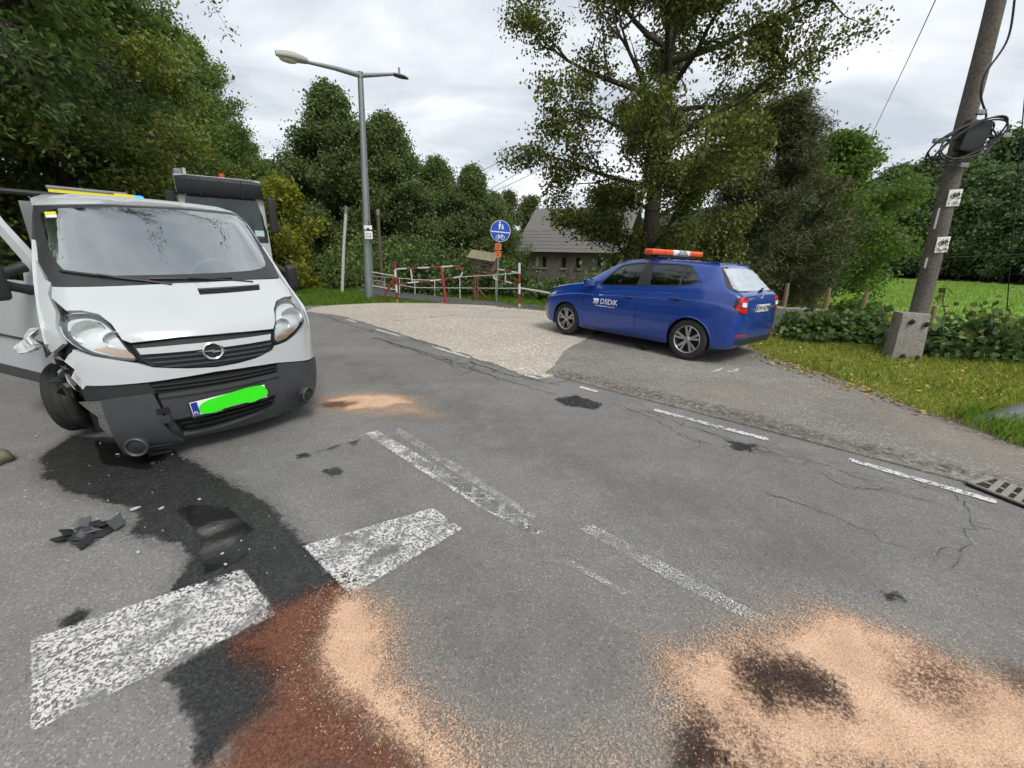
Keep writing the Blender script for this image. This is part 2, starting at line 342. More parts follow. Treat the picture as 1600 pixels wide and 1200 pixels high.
tint = np.tile((.25, .26, .09), (len(V), 1)); k = ss(12, 20, sd)[:, None]*ss(8, 16, V[:, 0])[:, None]; tint = tint*(1-k)+np.array((.22, .38, .07))*k
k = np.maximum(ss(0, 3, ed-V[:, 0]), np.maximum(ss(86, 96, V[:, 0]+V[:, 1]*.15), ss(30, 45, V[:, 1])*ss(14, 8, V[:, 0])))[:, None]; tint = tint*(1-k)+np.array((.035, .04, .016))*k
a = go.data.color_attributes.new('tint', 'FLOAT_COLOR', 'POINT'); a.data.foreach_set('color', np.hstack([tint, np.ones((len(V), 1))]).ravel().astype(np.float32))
def sheet(name, poly, m, off, res=.3, parent=None, thick=.03, soft=0):
    return panel(name, poly, lambda x, y: (x, y, gh(x, y)+off), m, parent, res, 0, thick, (), soft)
def gpoly(*px): return [tuple(Gp(*p)[:2]) for p in px]
EDGE = [(x+.14, y+.14) for x, y in [(9.5, -3.2), (6.6, -.35), (4.75, 1.36), (3.58, 2.36), (2.42, 3.46), (.32, 5.40), (-1.9, 7.6), (-4.03, 9.95), (-6.1, 12.5), (-8.6, 15.9), (-11.4, 20.2), (-14.2, 25.2), (-17.2, 31.5), (-21, 42)]]
def jag(P, amp, step=.25, seed=1):
    r = np.random.default_rng(seed); out = []
    for a, b in zip(P[:-1], P[1:]):
        a = np.array(a); b = np.array(b); n = max(1, int(np.hypot(*(b-a))/step)); nn = np.array([-(b-a)[1], (b-a)[0]])/np.hypot(*(b-a))
        out += [tuple(a+(b-a)*i/n+nn*r.normal(0, amp)*(i > 0)) for i in range(n)]
    return out+[tuple(P[-1])]
road = sheet('road', jag(EDGE, .022)+[(-27, 39), (-23.4, 29.5), (-20, 22.5), (-17, 17.2), (-13.2, 12.2), (-11.2, 9.2), (-9.6, 6), (-9, 2), (-7.5, -6), (4, -9)], ASPH, .0, .4)
tag(road, 'grey asphalt road with worn markings, stains and cracked edge', 'road', kind='structure')
chip = sheet('gravel_apron', jag(gpoly((478, 487), (489, 481), (520, 477.5), (600, 476), (680, 476.5), (760, 480), (830, 487), (900, 495)), .03)+[(3.0, 9.6), (2.3, 8.2)]+jag(gpoly((935, 520), (915, 535), (880, 552), (868, 572), (872, 586)), .03, .15)+jag(gpoly((850, 592), (808, 582), (777, 571), (703, 547), (627, 523), (535, 494.5), (488, 488)), .03, .15, 5), CHIP, .012, .2, None, .02)
tag(chip, 'pale gravelly apron between road and barrier gates', 'pavement', kind='structure')
drive = sheet('driveway', gpoly((868, 572), (880, 552), (915, 535), (935, 520))+[(2.3, 8.2), (2.6, 9.0), (4.6, 8.6), (4.55, 7.7)]+jag(gpoly((1165, 548), (1215, 568), (1300, 596), (1390, 630), (1450, 655), (1500, 672), (1600, 708)), .05, .2)+[(6.9, 1.7), (7.5, -.4)]+[(5.2, 1.15), (4.0, 2.2), (2.6, 3.5), (1.2, 4.75), (.45, 5.45)], ASPH2, .016, .2, None, .02)
tag(drive, 'worn dark asphalt pull-in under the blue car', 'driveway', kind='structure')
path = sheet('footpath', [tuple(p) for p in rnd([(-7.4, 19.2), (-6.2, 16.6), (-5.0, 14.9), (-3.2, 13.6), (-1.5, 12.4), (.6, 11.2), (2.2, 11.1), (1.3, 12.6), (-.6, 13.4), (-2.0, 14.2), (-3.7, 15.6), (-5.0, 17.4), (-6.2, 19.6)], 2)], PATHM, .008, .3)
tag(path, 'dark asphalt footpath leading behind the striped gates', 'path', kind='structure')
lane = sheet('meadow_lane', [tuple(p) for p in rnd([(20.5, 17.6), (24, 18.6), (29, 20.5), (36, 21.5), (36, 24), (30, 23.8), (24, 21.8), (20, 19.6)], 2)], CHIP, -.01, .6)
tag(lane, 'pale gravel lane at the edge of the meadow', 'path', kind='structure')
def ribbon_(a, b, wd):
    a = np.array(a); b = np.array(b); d = (b-a)/np.hypot(*(b-a)); n = np.array([-d[1], d[0]])*wd/2; return [tuple(a+n), tuple(b+n), tuple(b-n), tuple(a-n)]
# ---- paint, stains, sand: thin layers lying on the road
def decal(name, polys, m, off, res=.025, margin=.12, parent=road, extra=None):
    allp = np.vstack([np.asarray(p) for p in polys]); lo = allp.min(0)-margin; hi = allp.max(0)+margin
    xs = np.arange(lo[0], hi[0]+res, res); ys = np.arange(lo[1], hi[1]+res, res); X, Y = np.meshgrid(xs, ys); P = np.stack([X.ravel(), Y.ravel()], 1)
    d = np.max([sdist(P, p) for p in polys], 0); n = len(xs); I = np.arange((len(ys)-1)*n).reshape(-1, n)[:, :-1].ravel(); F = np.stack([I, I+1, I+n+1, I+n], 1)
    F = F[(d[F] > -margin).any(1)]; used = np.unique(F); mp = np.full(len(P), -1); mp[used] = np.arange(len(used))
    V = np.column_stack([P[used], gh(*P[used].T)+off]); o = fast_mesh(name, V, mp[F], m, parent, True)
    a = o.data.attributes.new('inside', 'FLOAT', 'POINT'); a.data.foreach_set('value', d[used].astype(np.float32)); return o
def m_layer(name, cols, rough, k, amps, hole=None, gran=160, bump=.3, spec=.4, lvl=0.):
    """Layer whose border is broken up by noise: amps = [(noise scale, amplitude in metres)], hole = (scale, lo, hi) wear"""
    s = NT(name); p = s.pos(); d = s.attr('inside').outputs['Fac']
    for sc_, am in amps: d = s.math('ADD', d, s.math('MULTIPLY', s.math('SUBTRACT', s.noise(p, sc_, 3, .6), .5), am*2))
    a = s.math('MULTIPLY_ADD', d, k, .5+lvl, clamp=True)
    if hole:
        for sc_, lo, hi in hole: a = s.math('MULTIPLY', a, s.ramp(s.noise(p, sc_, 4, .68), [(lo, 0.), (hi, 1.)]))
    f = s.noise(p, gran, 4, .75); c = s.ramp(f, [(.34, cols[0]), (.5, cols[1]), (.66, cols[2])]); tv = s.noise(p, 5, 4, .6); c = s.mix(s.ramp(tv, [(.35, 0.), (.65, .55)]), c, s.mix(1., c, tuple(x**.0*y for x, y in zip(cols[1], (.62, .58, .56))), 'MULTIPLY')); s.set(c, rough=rough, spec=spec)
    if bump: s.bump(f, bump, .004)
    s.alpha_out(a); return s.m
WET = m_layer('wet_oil_stain', [(.016, .016, .017), (.036, .036, .037), (.08, .08, .079)], .2, 26, [(6, .05), (30, .035), (100, .02)], [(100, .12, .30), (7, .16, .46)], 90, bump=.8)
s = NT('oil_puddle'); p = s.pos(); d = s.attr('inside').outputs['Fac']
for q, am in ((7, .03), (40, .015)): d = s.math('ADD', d, s.math('MULTIPLY', s.math('SUBTRACT', s.noise(p, q, 3), .5), am*2))
s.set((.012, .012, .012), rough=.09, spec=.7); s.bump(s.noise(p, 26, 3), .12, .004); s.alpha_out(s.math('MULTIPLY_ADD', d, 60, .5, clamp=True)); PUDDLE = s.m
PAINT = m_layer('worn_white_paint', [(.66, .66, .64), (.82, .82, .80), (.90, .90, .88)], .6, 250, [(25, .012), (140, .01)], [(75, .45, .52), (5, .36, .54)], 200)
PAINTW = m_layer('faded_white_paint', [(.56, .56, .54), (.72, .72, .70), (.80, .80, .78)], .65, 250, [(25, .012), (140, .01)], [(110, .50, .56), (6, .36, .56)], 200)
PAINTE = m_layer('edge_line_paint', [(.60, .60, .58), (.74, .74, .72), (.84, .84, .82)], .6, 250, [(18, .015), (90, .012)], [(40, .40, .48), (5, .34, .46)], 200)
SAND = m_layer('absorbent_granules', [(.42, .25, .16), (.70, .46, .31), (.86, .66, .50)], .9, 9.0, [(6, .09), (30, .05), (140, .16)], [(140, .20, .36)], 150, .7, .1)
SANDT = m_layer('thin_granules', [(.50, .31, .20), (.68, .46, .31), (.78, .58, .42)], .9, 3.5, [(4, .12), (40, .06), (140, .30)], [(150, .46, .58)], 150, .5, .1, -.12)
BROWN = m_layer('soaked_granules', [(.07, .028, .016), (.175, .070, .040), (.30, .13, .08)], .55, 8, [(8, .07), (60, .06), (95, .08)], [(90, .22, .36)], 100, .9, .3)
SOAK = m_layer('oil_soaked_granules', [(.020, .014, .012), (.05, .032, .027), (.13, .08, .06)], .7, 9, [(9, .05), (50, .06), (95, .12)], [(90, .30, .45)], 100, .9, .2)
DUST = m_layer('pale_dust', [(.30, .26, .21), (.42, .37, .30), (.52, .47, .40)], .95, 1.8, [(3, .15), (30, .12), (150, .3)], [(120, .42, .6)], 150, .4, .1)
TAR = m_layer('tar_and_potholes', [(.018, .018, .018), (.035, .035, .035), (.08, .08, .078)], .8, 25, [(14, .07), (70, .05)], [(30, .36, .48)], 110, .8, .2)
PATCHM = m_layer('smooth_asphalt_patch', [(.10, .10, .10), (.142, .142, .14), (.18, .178, .172)], .8, 12, [(5, .05), (60, .04)], [(2.2, .30, .75), (90, .2, .8)], 200, .3, .3)
PATCH_ = None and decal('smooth_patch', [gpoly((1150, 850), (1200, 830), (1330, 850), (1420, 905), (1480, 880), (1510, 780), (1540, 790), (1530, 880), (1440, 970), (1330, 930), (1230, 900))], PATCHM, .003)
wetp = gpoly((112, 682), (66, 715), (72, 745), (120, 770), (205, 792), (222, 802), (207, 832), (282, 848), (303, 866), (292, 890), (268, 930), (300, 925), (386, 890), (432, 958), (470, 935), (520, 912), (475, 852), (452, 828), (420, 790), (368, 762), (325, 738), (272, 708), (240, 690))
decal('wet_stain', [wetp, gpoly((262, 1052), (300, 1028), (385, 985), (432, 958), (500, 950), (470, 1010), (430, 1060), (425, 1100), (360, 1150), (318, 1215), (296, 1200), (305, 1140), (285, 1090))], WET, .004, .02)
DAMP = m_layer('damp_asphalt', [(.05, .05, .05), (.075, .075, .074), (.11, .11, .108)], .45, 5, [(5, .08), (30, .06), (120, .05)], [(60, .3, .75)], 120)
decal('damp_stain', [wetp], DAMP, .003, .03, .25)
DIRT = m_layer('crumbled_edge_dirt', [(.06, .048, .035), (.13, .105, .078), (.24, .205, .16)], .95, 7, [(3, .12), (20, .10), (90, .08)], [(25, .46, .70)], 90, .9, .1)
decal('edge_dirt', [ribbon_((1.0, 5.15), (4.6, 1.9), .26), ribbon_((.6, 5.5), (2.6, 3.75), .3)], DIRT, .024, .03, .25)
decal('edge_dirt', [ribbon_(*gpoly((640, 529), (850, 595)), .10)], DIRT, .006, .03, .15)
LIGHT = m_layer('worn_track', [(.18, .178, .172), (.235, .232, .224), (.285, .28, .268)], .8, 1.6, [(2, .25), (9, .12), (120, .15)], [(3, .35, .75), (120, .25, .6)], 150, .3, .3)
decal('worn_track', [gpoly((520, 560), (700, 610), (1000, 730), (1330, 880), (1230, 900), (900, 760), (640, 640)), gpoly((560, 760), (700, 860), (900, 1000), (800, 1000), (640, 880))], LIGHT, .0025, .05, .4)
decal('oil_puddle', [gpoly((276, 796), (300, 790), (350, 792), (372, 806), (396, 830), (372, 846), (392, 858), (372, 880), (322, 896), (312, 866), (316, 840), (298, 818)), gpoly((150, 690), (230, 700), (262, 715), (230, 735), (160, 725))], PUDDLE, .006, .02)
decal('road_marking', [gpoly((50, 1000), (380, 890), (432, 962), (50, 1146)), gpoly((473, 855), (676, 795), (722, 828), (548, 932))], PAINT, .008, .02)
decal('road_marking', [gpoly((570, 678), (590, 674), (700, 738), (790, 790), (850, 832), (836, 838), (760, 800), (660, 738))], PAINT, .008, .02)
decal('road_marking', [gpoly((612, 673), (624, 670), (720, 730), (840, 810), (828, 812), (700, 733)), gpoly((880, 880), (892, 876), (990, 930), (975, 932))], PAINTW, .008, .02)
decal('road_marking', [gpoly((903, 827), (926, 821), (1060, 893), (1228, 984), (1208, 991), (1040, 905))], PAINTW, .008, .02)
def ribbon(a, b, wd):
    a = np.array(a); b = np.array(b); d = (b-a)/np.hypot(*(b-a)); n = np.array([-d[1], d[0]])*wd/2; return [tuple(a+n), tuple(b+n), tuple(b-n), tuple(a-n)]
for a, b in (((541, 499.5), (558, 504)), ((588, 515), (626, 526)), ((676, 542), (734, 559.5)), ((808, 583), (846, 593)), ((905, 605), (934, 613)), ((1022, 641), (1200, 688)), ((1325, 718.5), (1558, 786))):
    p, q = gpoly(a, b); decal('road_marking', [ribbon(p, q, .07)], PAINTE, .008, .02, .08)
decal('absorbent_spill', [gpoly((524, 930), (560, 935), (590, 955), (600, 1000), (600, 1060), (640, 1110), (690, 1170), (740, 1215), (660, 1215), (590, 1150), (530, 1105), (478, 1052), (490, 1000), (505, 960)), gpoly((330, 1215), (380, 1182), (440, 1192), (470, 1215))], SAND, .012, .02, .25)
decal('absorbent_spill', [gpoly((1300, 958), (1400, 1000), (1500, 1045), (1620, 1095), (1660, 1215), (1110, 1215), (1095, 1130), (1058, 1075), (1052, 1035), (1190, 1010), (1240, 985))], SAND, .012, .02, .25)
decal('absorbent_spill', [gpoly((508, 627), (560, 617), (615, 619), (645, 630), (600, 638), (540, 643))], SAND, .012, .02, .25)
decal('absorbent_spill', [gpoly((560, 935), (640, 960), (660, 1050), (740, 1130), (860, 1170), (960, 1150), (1070, 1215), (700, 1215), (590, 1040)), gpoly((1020, 1010), (1260, 940), (1420, 990), (1640, 1070), (1640, 1215), (1000, 1215)), gpoly((490, 622), (560, 612), (650, 620), (690, 655), (620, 650), (520, 650))], SANDT, .010, .03, .35)
decal('soaked_spill', [gpoly((436, 955), (518, 922), (505, 965), (480, 1040), (500, 1075), (560, 1130), (650, 1215), (340, 1215), (372, 1160), (430, 1105), (440, 1060), (400, 1025), (372, 1012), (405, 985)), gpoly((508, 632), (530, 630), (556, 631), (535, 636), (512, 636))], BROWN, .0135, .02, .1)
decal('soaked_spill', [gpoly((1150, 1040), (1190, 1030), (1250, 1040), (1296, 1062), (1316, 1112), (1270, 1108), (1232, 1086), (1205, 1114), (1170, 1082)), gpoly((1066, 1152), (1092, 1128), (1130, 1180), (1150, 1215), (1060, 1215))], SOAK, .014, .02, .1)
FAINT = m_layer('lightly_soaked_granules', [(.06, .034, .025), (.14, .078, .055), (.26, .16, .11)], .8, 5, [(9, .07), (50, .07), (120, .16)], [(100, .40, .56)], 120, .7, .2)
decal('soaked_spill', [gpoly((1412, 1045), (1470, 1038), (1510, 1068), (1488, 1098), (1432, 1090)), gpoly((1585, 1055), (1610, 1062), (1620, 1090), (1592, 1082)), gpoly((1150, 1150), (1180, 1140), (1200, 1185), (1165, 1190))], FAINT, .014, .02, .12)
decal('pale_dust', [gpoly((1080, 605), (1150, 602), (1200, 625), (1170, 640), (1100, 622)), gpoly((1220, 615), (1300, 612), (1340, 622), (1280, 632)), gpoly((1350, 640), (1480, 665), (1600, 715), (1600, 745), (1480, 705), (1400, 675)), gpoly((900, 590), (1000, 612), (960, 608))], DUST, .022, .03, .4, drive)
decal('pothole', [gpoly((868, 624), (900, 618), (940, 632), (930, 640), (885, 634)), gpoly((1382, 926), (1400, 930), (1408, 938), (1390, 936)), gpoly((1140, 690), (1180, 696), (1170, 706), (1146, 702))], TAR, .006, .015, .06)
decal('oil_spot', [gpoly(*q) for q in (((463, 711), (480, 708), (482, 713), (466, 716)), ((508, 736), (525, 731), (534, 738), (518, 744)), ((495, 706), (530, 695), (520, 702)), ((545, 692), (560, 688), (556, 696)), ((100, 972), (118, 958), (138, 955), (128, 968), (105, 980)))], WET, .004, .01, .05)
decal('oil_spot', [gpoly((992, 547), (1010, 545), (1018, 550), (1004, 553))], WET, .02, .01, .05, drive)
decal('driveway_marking', [gpoly((1108, 588), (1130, 580), (1124, 586)), gpoly((1132, 588), (1154, 582), (1150, 588))], PAINTE, .022, .01, .05, drive)
CRACK = mat('crack_dark_grey', (.045, .045, .045), .95)  # dark grey of the crack ribbons
def cracks(name, lines, seed, wd=.012, br=.5, parent=road, off=.0055):
    r = np.random.default_rng(seed); mb = MB()
    def run(P, w0):
        P = np.array(P); V = []
        for i, p in enumerate(P):
            d = P[min(i+1, len(P)-1)]-P[max(i-1, 0)]; d /= np.hypot(*d)+1e-9; n = np.array([-d[1], d[0]]); wi = w0*r.uniform(.25, 1)*(1-.6*i/len(P)); z = float(gh(*p))+off
            V += [(*(p+n*wi/2), z), (*(p-n*wi/2), z)]
        mb.add(V, [(2*i, 2*i+1, 2*i+3, 2*i+2) for i in range(len(P)-1)])
    for L in lines:
        L = np.array(L); pts = []
        for a, b in zip(L[:-1], L[1:]):
            n = max(2, int(np.hypot(*(b-a))/.05)); pts += [a+(b-a)*i/n+r.normal(0, .016, 2) for i in range(n)]
        run(pts, wd)
        for i in range(2, len(pts)-2):
            if r.random() < br*.18:
                a = math.atan2(*(pts[i+1]-pts[i-1])[::-1])+r.choice([-1, 1])*r.uniform(.6, 1.6); q = [pts[i]]
                for _ in range(r.integers(4, 12)): a += r.normal(0, .45); q.append(q[-1]+np.array([math.cos(a), math.sin(a)])*.045)
                run(q, wd*.7)
    return mb.build(name, CRACK, parent)
cracks('crack', [gpoly((1190, 768), (1240, 785), (1300, 805), (1380, 842), (1450, 872))], 1, .008, .1)
cracks('crack', [gpoly((585, 527), (700, 566), (800, 597), (872, 618)), gpoly((600, 533), (680, 555), (760, 582)), gpoly((735, 566), (790, 585), (880, 604)), gpoly((500, 492), (560, 512), (620, 528))], 2, .028, .8)
cracks('crack', [gpoly((950, 625), (1020, 655), (1090, 690), (1160, 705), (1240, 715)), gpoly((1000, 640), (1090, 672), (1180, 700), (1300, 730)), gpoly((1100, 672), (1150, 690), (1200, 712)), gpoly((1050, 648), (1110, 668))], 3, .009, 1.1)
cracks('crack', [gpoly((1210, 700), (1300, 730), (1400, 770), (1490, 790)), gpoly((1250, 722), (1330, 765), (1420, 765), (1500, 760)), gpoly((1500, 775), (1518, 820), (1505, 860), (1485, 895)), gpoly((1330, 722), (1400, 745), (1470, 768), (1545, 790))], 5, .0065, 1.2)
cracks('joint', [gpoly((600, 504), (680, 498), (760, 491), (820, 488)), gpoly((720, 484), (800, 490), (860, 496))], 6, .03, .3, chip, .0165)

GRAIN = mat('loose_granules', (.66, .44, .30), .9, .35, 60); GRAINB = mat('loose_wet_granules', (.16, .07, .045), .7, .4, 60); CRUMB = mat('glass_and_paint_crumbs', (.45, .47, .48), .3, .4, 40)
def grains(name, polys, n, size, m_, seed, label, spread=.12, zoff=.012):
    r = np.random.default_rng(seed); P = []
    for q in polys:
        q = np.asarray(q); lo, hi = q.min(0)-spread, q.max(0)+spread; c = r.uniform(lo, hi, (n*6, 2)); d = sdist(c, q); P.append(c[(d > -spread*r.random(len(c))**.5) & (d < spread*2.2*r.random(len(c)))][:n])
    P = np.vstack(P); n = len(P); s_ = size*r.uniform(.4, 1.3, (n, 1)); C = np.column_stack([P, np.full(n, zoff)]); K = np.array([(1, 0, 0), (-.5, .86, 0), (-.5, -.86, 0), (0, 0, 1.1)]); a = r.uniform(0, 6.28, n); R = np.stack([np.stack([np.cos(a), -np.sin(a), 0*a], 1), np.stack([np.sin(a), np.cos(a), 0*a], 1), np.stack([0*a, 0*a, 1+0*a], 1)], 1)
    V = (C[:, None]+np.einsum('nij,kj->nki', R, K)*s_[:, None]*r.uniform(.6, 1.3, (n, 4, 1))).reshape(-1, 3); F = (np.arange(n)*4)[:, None, None]+np.array([(0, 1, 3), (1, 2, 3), (2, 0, 3)])[None]
    o = fast_mesh(name, V, F.reshape(-1, 3), m_); tag(o, label, 'granules', kind='stuff')
grains('loose_granules', [gpoly((524, 930), (590, 955), (600, 1060), (690, 1170), (740, 1215), (660, 1215), (530, 1105), (478, 1052), (505, 960)), gpoly((1300, 958), (1500, 1045), (1620, 1095), (1660, 1215), (1110, 1215), (1058, 1075), (1052, 1035), (1240, 985))], 2800, .0036, GRAIN, 3, 'loose beige absorbent granules scattered over the road')
grains('wet_granules', [gpoly((436, 955), (518, 922), (505, 965), (480, 1040), (560, 1130), (650, 1215), (340, 1215), (430, 1105), (440, 1060), (372, 1012))], 2600, .0038, GRAINB, 4, 'reddish brown soaked granules on the oil trail', .08, .0135)
grains('glass_crumbs', [gpoly((60, 690), (200, 740), (330, 760), (420, 800), (480, 860), (300, 850), (120, 800))], 55, .006, CRUMB, 5, 'small glass and paint crumbs below the van', .3, .008)

vp = gpoly((1170, 553), (1215, 570), (1300, 598), (1390, 632), (1450, 657), (1500, 674), (1590, 706))
decal('verge_soil', [ribbon_(a, b, .16) for a, b in zip(vp[:-1], vp[1:])], DIRT, .024, .03, .2, drive)
# ---------------------------------------------------------------- shared materials for the things
WHITE = mat('white_car_paint', (.53, .555, .57), .22, .03, 2, coat=.6, dirt=((.42, .40, .36), 2.2, .66)); WHITED = mat('scuffed_white_paint', (.62, .63, .63), .45, .12, 8, dirt=((.10, .10, .10), 9, .5), bump=.4, bs=30)
BLACKP = mat('black_plastic', (.020, .021, .022), .5, .25, 30, bump=.15, bs=400); GREYP = mat('dark_grey_bumper_plastic', (.050, .055, .058), .45, .12, 5, bump=.12, bs=500, dist=.002, dirt=((.13, .125, .115), 5, .6)); SCUFF = mat('scraped_plastic', (.13, .13, .125), .7, .4, 18, fine=90, bump=.5, bs=50)
TRIM = mat('windscreen_surround_black', (.032, .033, .035), .42, .15, 6); CHROME = mat('bright_chrome', (.80, .81, .82), .16, .04, 3, metal=1.); SILVER = mat('silver_alloy', (.50, .50, .51), .32, .08, 6, metal=.85); RUBBER = mat('tyre_rubber', (.022, .022, .022), .8, .25, 12, bump=.3, bs=90, dirt=((.06, .058, .052), 6, .55)); DARK = mat('unlit_black', (.008, .008, .008), .8); STEEL = mat('dark_steel', (.06, .058, .055), .55, .3, 10, metal=.6)
INT = mat('grey_dashboard_plastic', (.22, .24, .24), .6, .08); SEAT = mat('dark_seat_fabric', (.045, .046, .05), .9, .2, 40, bump=.2, bs=300); LENS = glassmat('clear_lens', (.97, .98, .98), .10, .03); AMBER = mat('amber_lens', (.72, .47, .33), .25, .25, 30); REFLEC = mat('lamp_reflector', (.86, .88, .88), .22, .12, 14, metal=.35, bump=.35, bs=22, dist=.015)
WSG = glassmat('windscreen_glass', (.66, .75, .73), .38); CARG = glassmat('car_side_glass', (.40, .45, .43), .08, .02, .6); REARG = glassmat('car_rear_glass', (.22, .26, .25), .62)
BLUEP = mat('blue_car_paint', (.003, .042, .27), .30, .05, 2, coat=1., coatr=.02, spec=.5); RED = mat('red_lamp_plastic', (.55, .012, .016), .22, .2, 18, coat=.5); REDP = mat('red_barrier_paint', (.27, .03, .035), .5, .25, 14, dirt=((.15, .05, .03), 11, .62)); WHP = mat('white_barrier_paint', (.60, .60, .575), .5, .08, 12, dirt=((.36, .26, .18), 8, .64)); PLW = mat('plate_white', (.80, .80, .78), .35, .03); PLB = mat('plate_blue_band', (.012, .04, .30), .35); PLT = mat('black_lettering', (.012, .012, .012), .5); WHT = mat('white_lettering', (.84, .85, .86), .5, .03)
GRN = mat('bright_green_redaction', (.035, .86, .005), .55, .03); ORANGE = mat('orange_plastic', (.78, .10, .02), .28, .12, 8, coat=.5); ORT = mat('orange_tag', (.66, .16, .04), .55, .15); YEL = mat('yellow_paint', (.78, .66, .05), .35, .08)
GALV = mat('galvanised_steel', (.30, .32, .33), .5, .12, 5, metal=.55, dirt=((.18, .18, .17), 6, .6)); CONC = mat('rough_concrete', (.30, .285, .25), .92, .25, 4, fine=45, bump=.7, bs=38, dist=.012, dirt=((.11, .12, .08), 3.5, .52)); POLEW = mat('weathered_pole_wood', (.15, .13, .108), .85, .3, 5, fine=30, bump=.5, bs=25); WOODG = mat('grey_weathered_wood', (.15, .12, .095), .85, .3, 7, fine=40, bump=.4, bs=30); RUST = mat('rusty_tube', (.20, .075, .045), .8, .4, 12, bump=.3, bs=60); SIGNB = mat('sign_blue', (.012, .085, .52), .35, .05); CABLE = mat('black_cable', (.012, .012, .013), .55); WIREM = mat('weathered_wire', (.08, .08, .085), .6)
BARK = mat('dark_bark', (.075, .062, .050), .95, .35, 6, fine=22, bump=.9, bs=14, dist=.03); BARKP = mat('pale_bark', (.20, .185, .16), .95, .35, 6, bump=.6, bs=18, dist=.02)
s = NT('lit_blue_beacon'); s.set((.02, .10, .8), rough=.2); s.b.inputs['Emission Color'].default_value = (.01, .10, 1, 1); s.b.inputs['Emission Strength'].default_value = 4.5; BEACON = s.m
def wheel(parent, loc, rad, wid, out, rim, steer=0, camber=0, spokes=5, name='wheel'):
    """tyre, rim and spokes round the local y axis; out = +1 / -1: the side that faces outwards"""
    e = empty(name, loc, (camber, 0, steer)); e.parent = parent; h = wid/2; r = rad
    MB().lathe([(r*.66, -h*.7), (r*.70, -h*.95), (r*.86, -h*1.02), (r*.95, -h*.92), (r*.985, -h*.78), (r, -h*.5), (r*.99, -h*.3), (r*.985, -h*.28), (r*1.0, -h*.24), (r, 0), (r*1., h*.24), (r*.985, h*.28), (r*.99, h*.3), (r, h*.5), (r*.985, h*.78), (r*.95, h*.92), (r*.86, h*1.02), (r*.70, h*.95), (r*.66, h*.7)], 48, None, True).build('tyre', RUBBER, e, True, angle=.9)
    R = r*.69; rm = MB().lathe([(R, out*h*.94), (R*.965, out*h*.98), (R*.93, out*h*.9), (R*.91, out*h*.2), (R*.90, -out*h*.7)], 48).build('rim', rim, e, True, angle=.5)
    MB().lathe([(R*.9, 0), (.01, 0)], 32, Matrix.Translation((0, out*h*.05, 0))).build('brake_disc', DARK if spokes else STEEL, rm)
    MB().lathe([(R*.24, out*h*.35), (R*.23, out*h*.72), (R*.15, out*h*.80), (.004, out*h*.82)], 20).build('hub_cap', rim, rm, True, angle=.6)
    for k in range(spokes):
        for dlt in (-.20, .20):
            a = 2*math.pi*k/spokes+.3; p0 = (math.cos(a+dlt*.5)*R*.18, math.sin(a+dlt*.5)*R*.18); p1 = (math.cos(a+dlt)*R*.95, math.sin(a+dlt)*R*.95); t = Vector((p1[0]-p0[0], 0, p1[1]-p0[1])).normalized(); n = Vector((t.z, 0, -t.x)); V = []
            for (px, pz), wd, yy in ((p0, R*.07, out*h*.70), (p1, R*.085, out*h*.90)):
                for sx, dy in ((-1, 0), (1, 0), (1, -out*.02), (-1, -out*.02)): V.append(Vector((px, yy+dy, pz))+n*wd*sx)
            MB().add(V, [(0, 1, 5, 4), (1, 2, 6, 5), (2, 3, 7, 6), (3, 0, 4, 7), (0, 3, 2, 1), (4, 5, 6, 7)]).build('spoke', rim, rm)
    return e
def rbox(name, a, b, m, parent, bev=.02, seg=3, mtx=None): return MB().box(a, b, mtx).build(name, m, parent, True, bev, seg=seg)
def plate(name, loc_mtx, chars, parent, wd=.52, ht=.112):
    p = MB().box((-wd/2, -ht/2, -.004), (wd/2, ht/2, .004)).build(name, PLW, parent, False, .003); p.matrix_local = loc_mtx
    MB().box((-wd/2+.004, -ht/2+.004, .0042), (-wd/2+.045, ht/2-.004, .006)).build('country_band', PLB, p)
    text('country_code', 'PL', .032, WHT, p, Matrix.Translation((-wd/2+.025, -ht*.28, .0075)), .0006)
    if chars: text('number', chars, .094, PLT, p, Matrix.Translation((.022, 0, .006)), .0008)
    return p
# ---------------------------------------------------------------- the damaged white van
def rot3(yaw, pit, rol): return Matrix.Rotation(yaw, 3, 'Z') @ Matrix.Rotation(pit, 3, 'Y') @ Matrix.Rotation(rol, 3, 'X')
van = empty('van', (-2.3136, 3.099, -.0516), rot3(-.7458, .0374, -.0153).to_euler())
tag(van, 'crashed white van with its torn front bumper and broken front wheel', 'van')
VF = lambda y, z: (van_front(y, np.clip(z, .1, 1.985)), y, z)
VR = lambda x, z: (x, -van_w(z), z)
VL = lambda u, z: (-u, van_w(z), z)
neg = lambda P: [(-x, z) for x, z in P]
mir = lambda P: [(-y, z) for y, z in P]
hood = [(-.773, 1.308), (-.522, 1.316), (-.07, 1.337), (.45, 1.345), (.779, 1.338), (.806, 1.265), (.784, 1.194), (.683, 1.197), (.588, 1.176), (.524, 1.12), (.475, 1.02), (.448, .983), (.119, .996), (-.206, .998), (-.473, .978), (-.51, 1.0), (-.54, 1.097), (-.587, 1.153), (-.666, 1.175), (-.738, 1.172), (-.79, 1.24)]
ventp = [(.033, 1.299), (.527, 1.307), (.504, 1.264), (.029, 1.254)]
hd = panel('hood', hood, VF, WHITE, van, .035, .006, .03, [ventp])
vt = panel('hood_vent', ventp, VF, BLACKP, van, .03, -.008, .01)
for k in range(4): panel('vent_slat', [(.035, 1.262+.0095*k), (.52, 1.268+.0095*k), (.52, 1.2715+.0095*k), (.035, 1.2655+.0095*k)], VF, BLACKP, vt, .05, .0, .004)
panel('front_carrier', [(-.80, .30), (-.84, .9), (-.78, 1.24), (0, 1.30), (.78, 1.24), (.86, .9), (.84, .30)], VF, DARK, van, .06, -.045, .01)
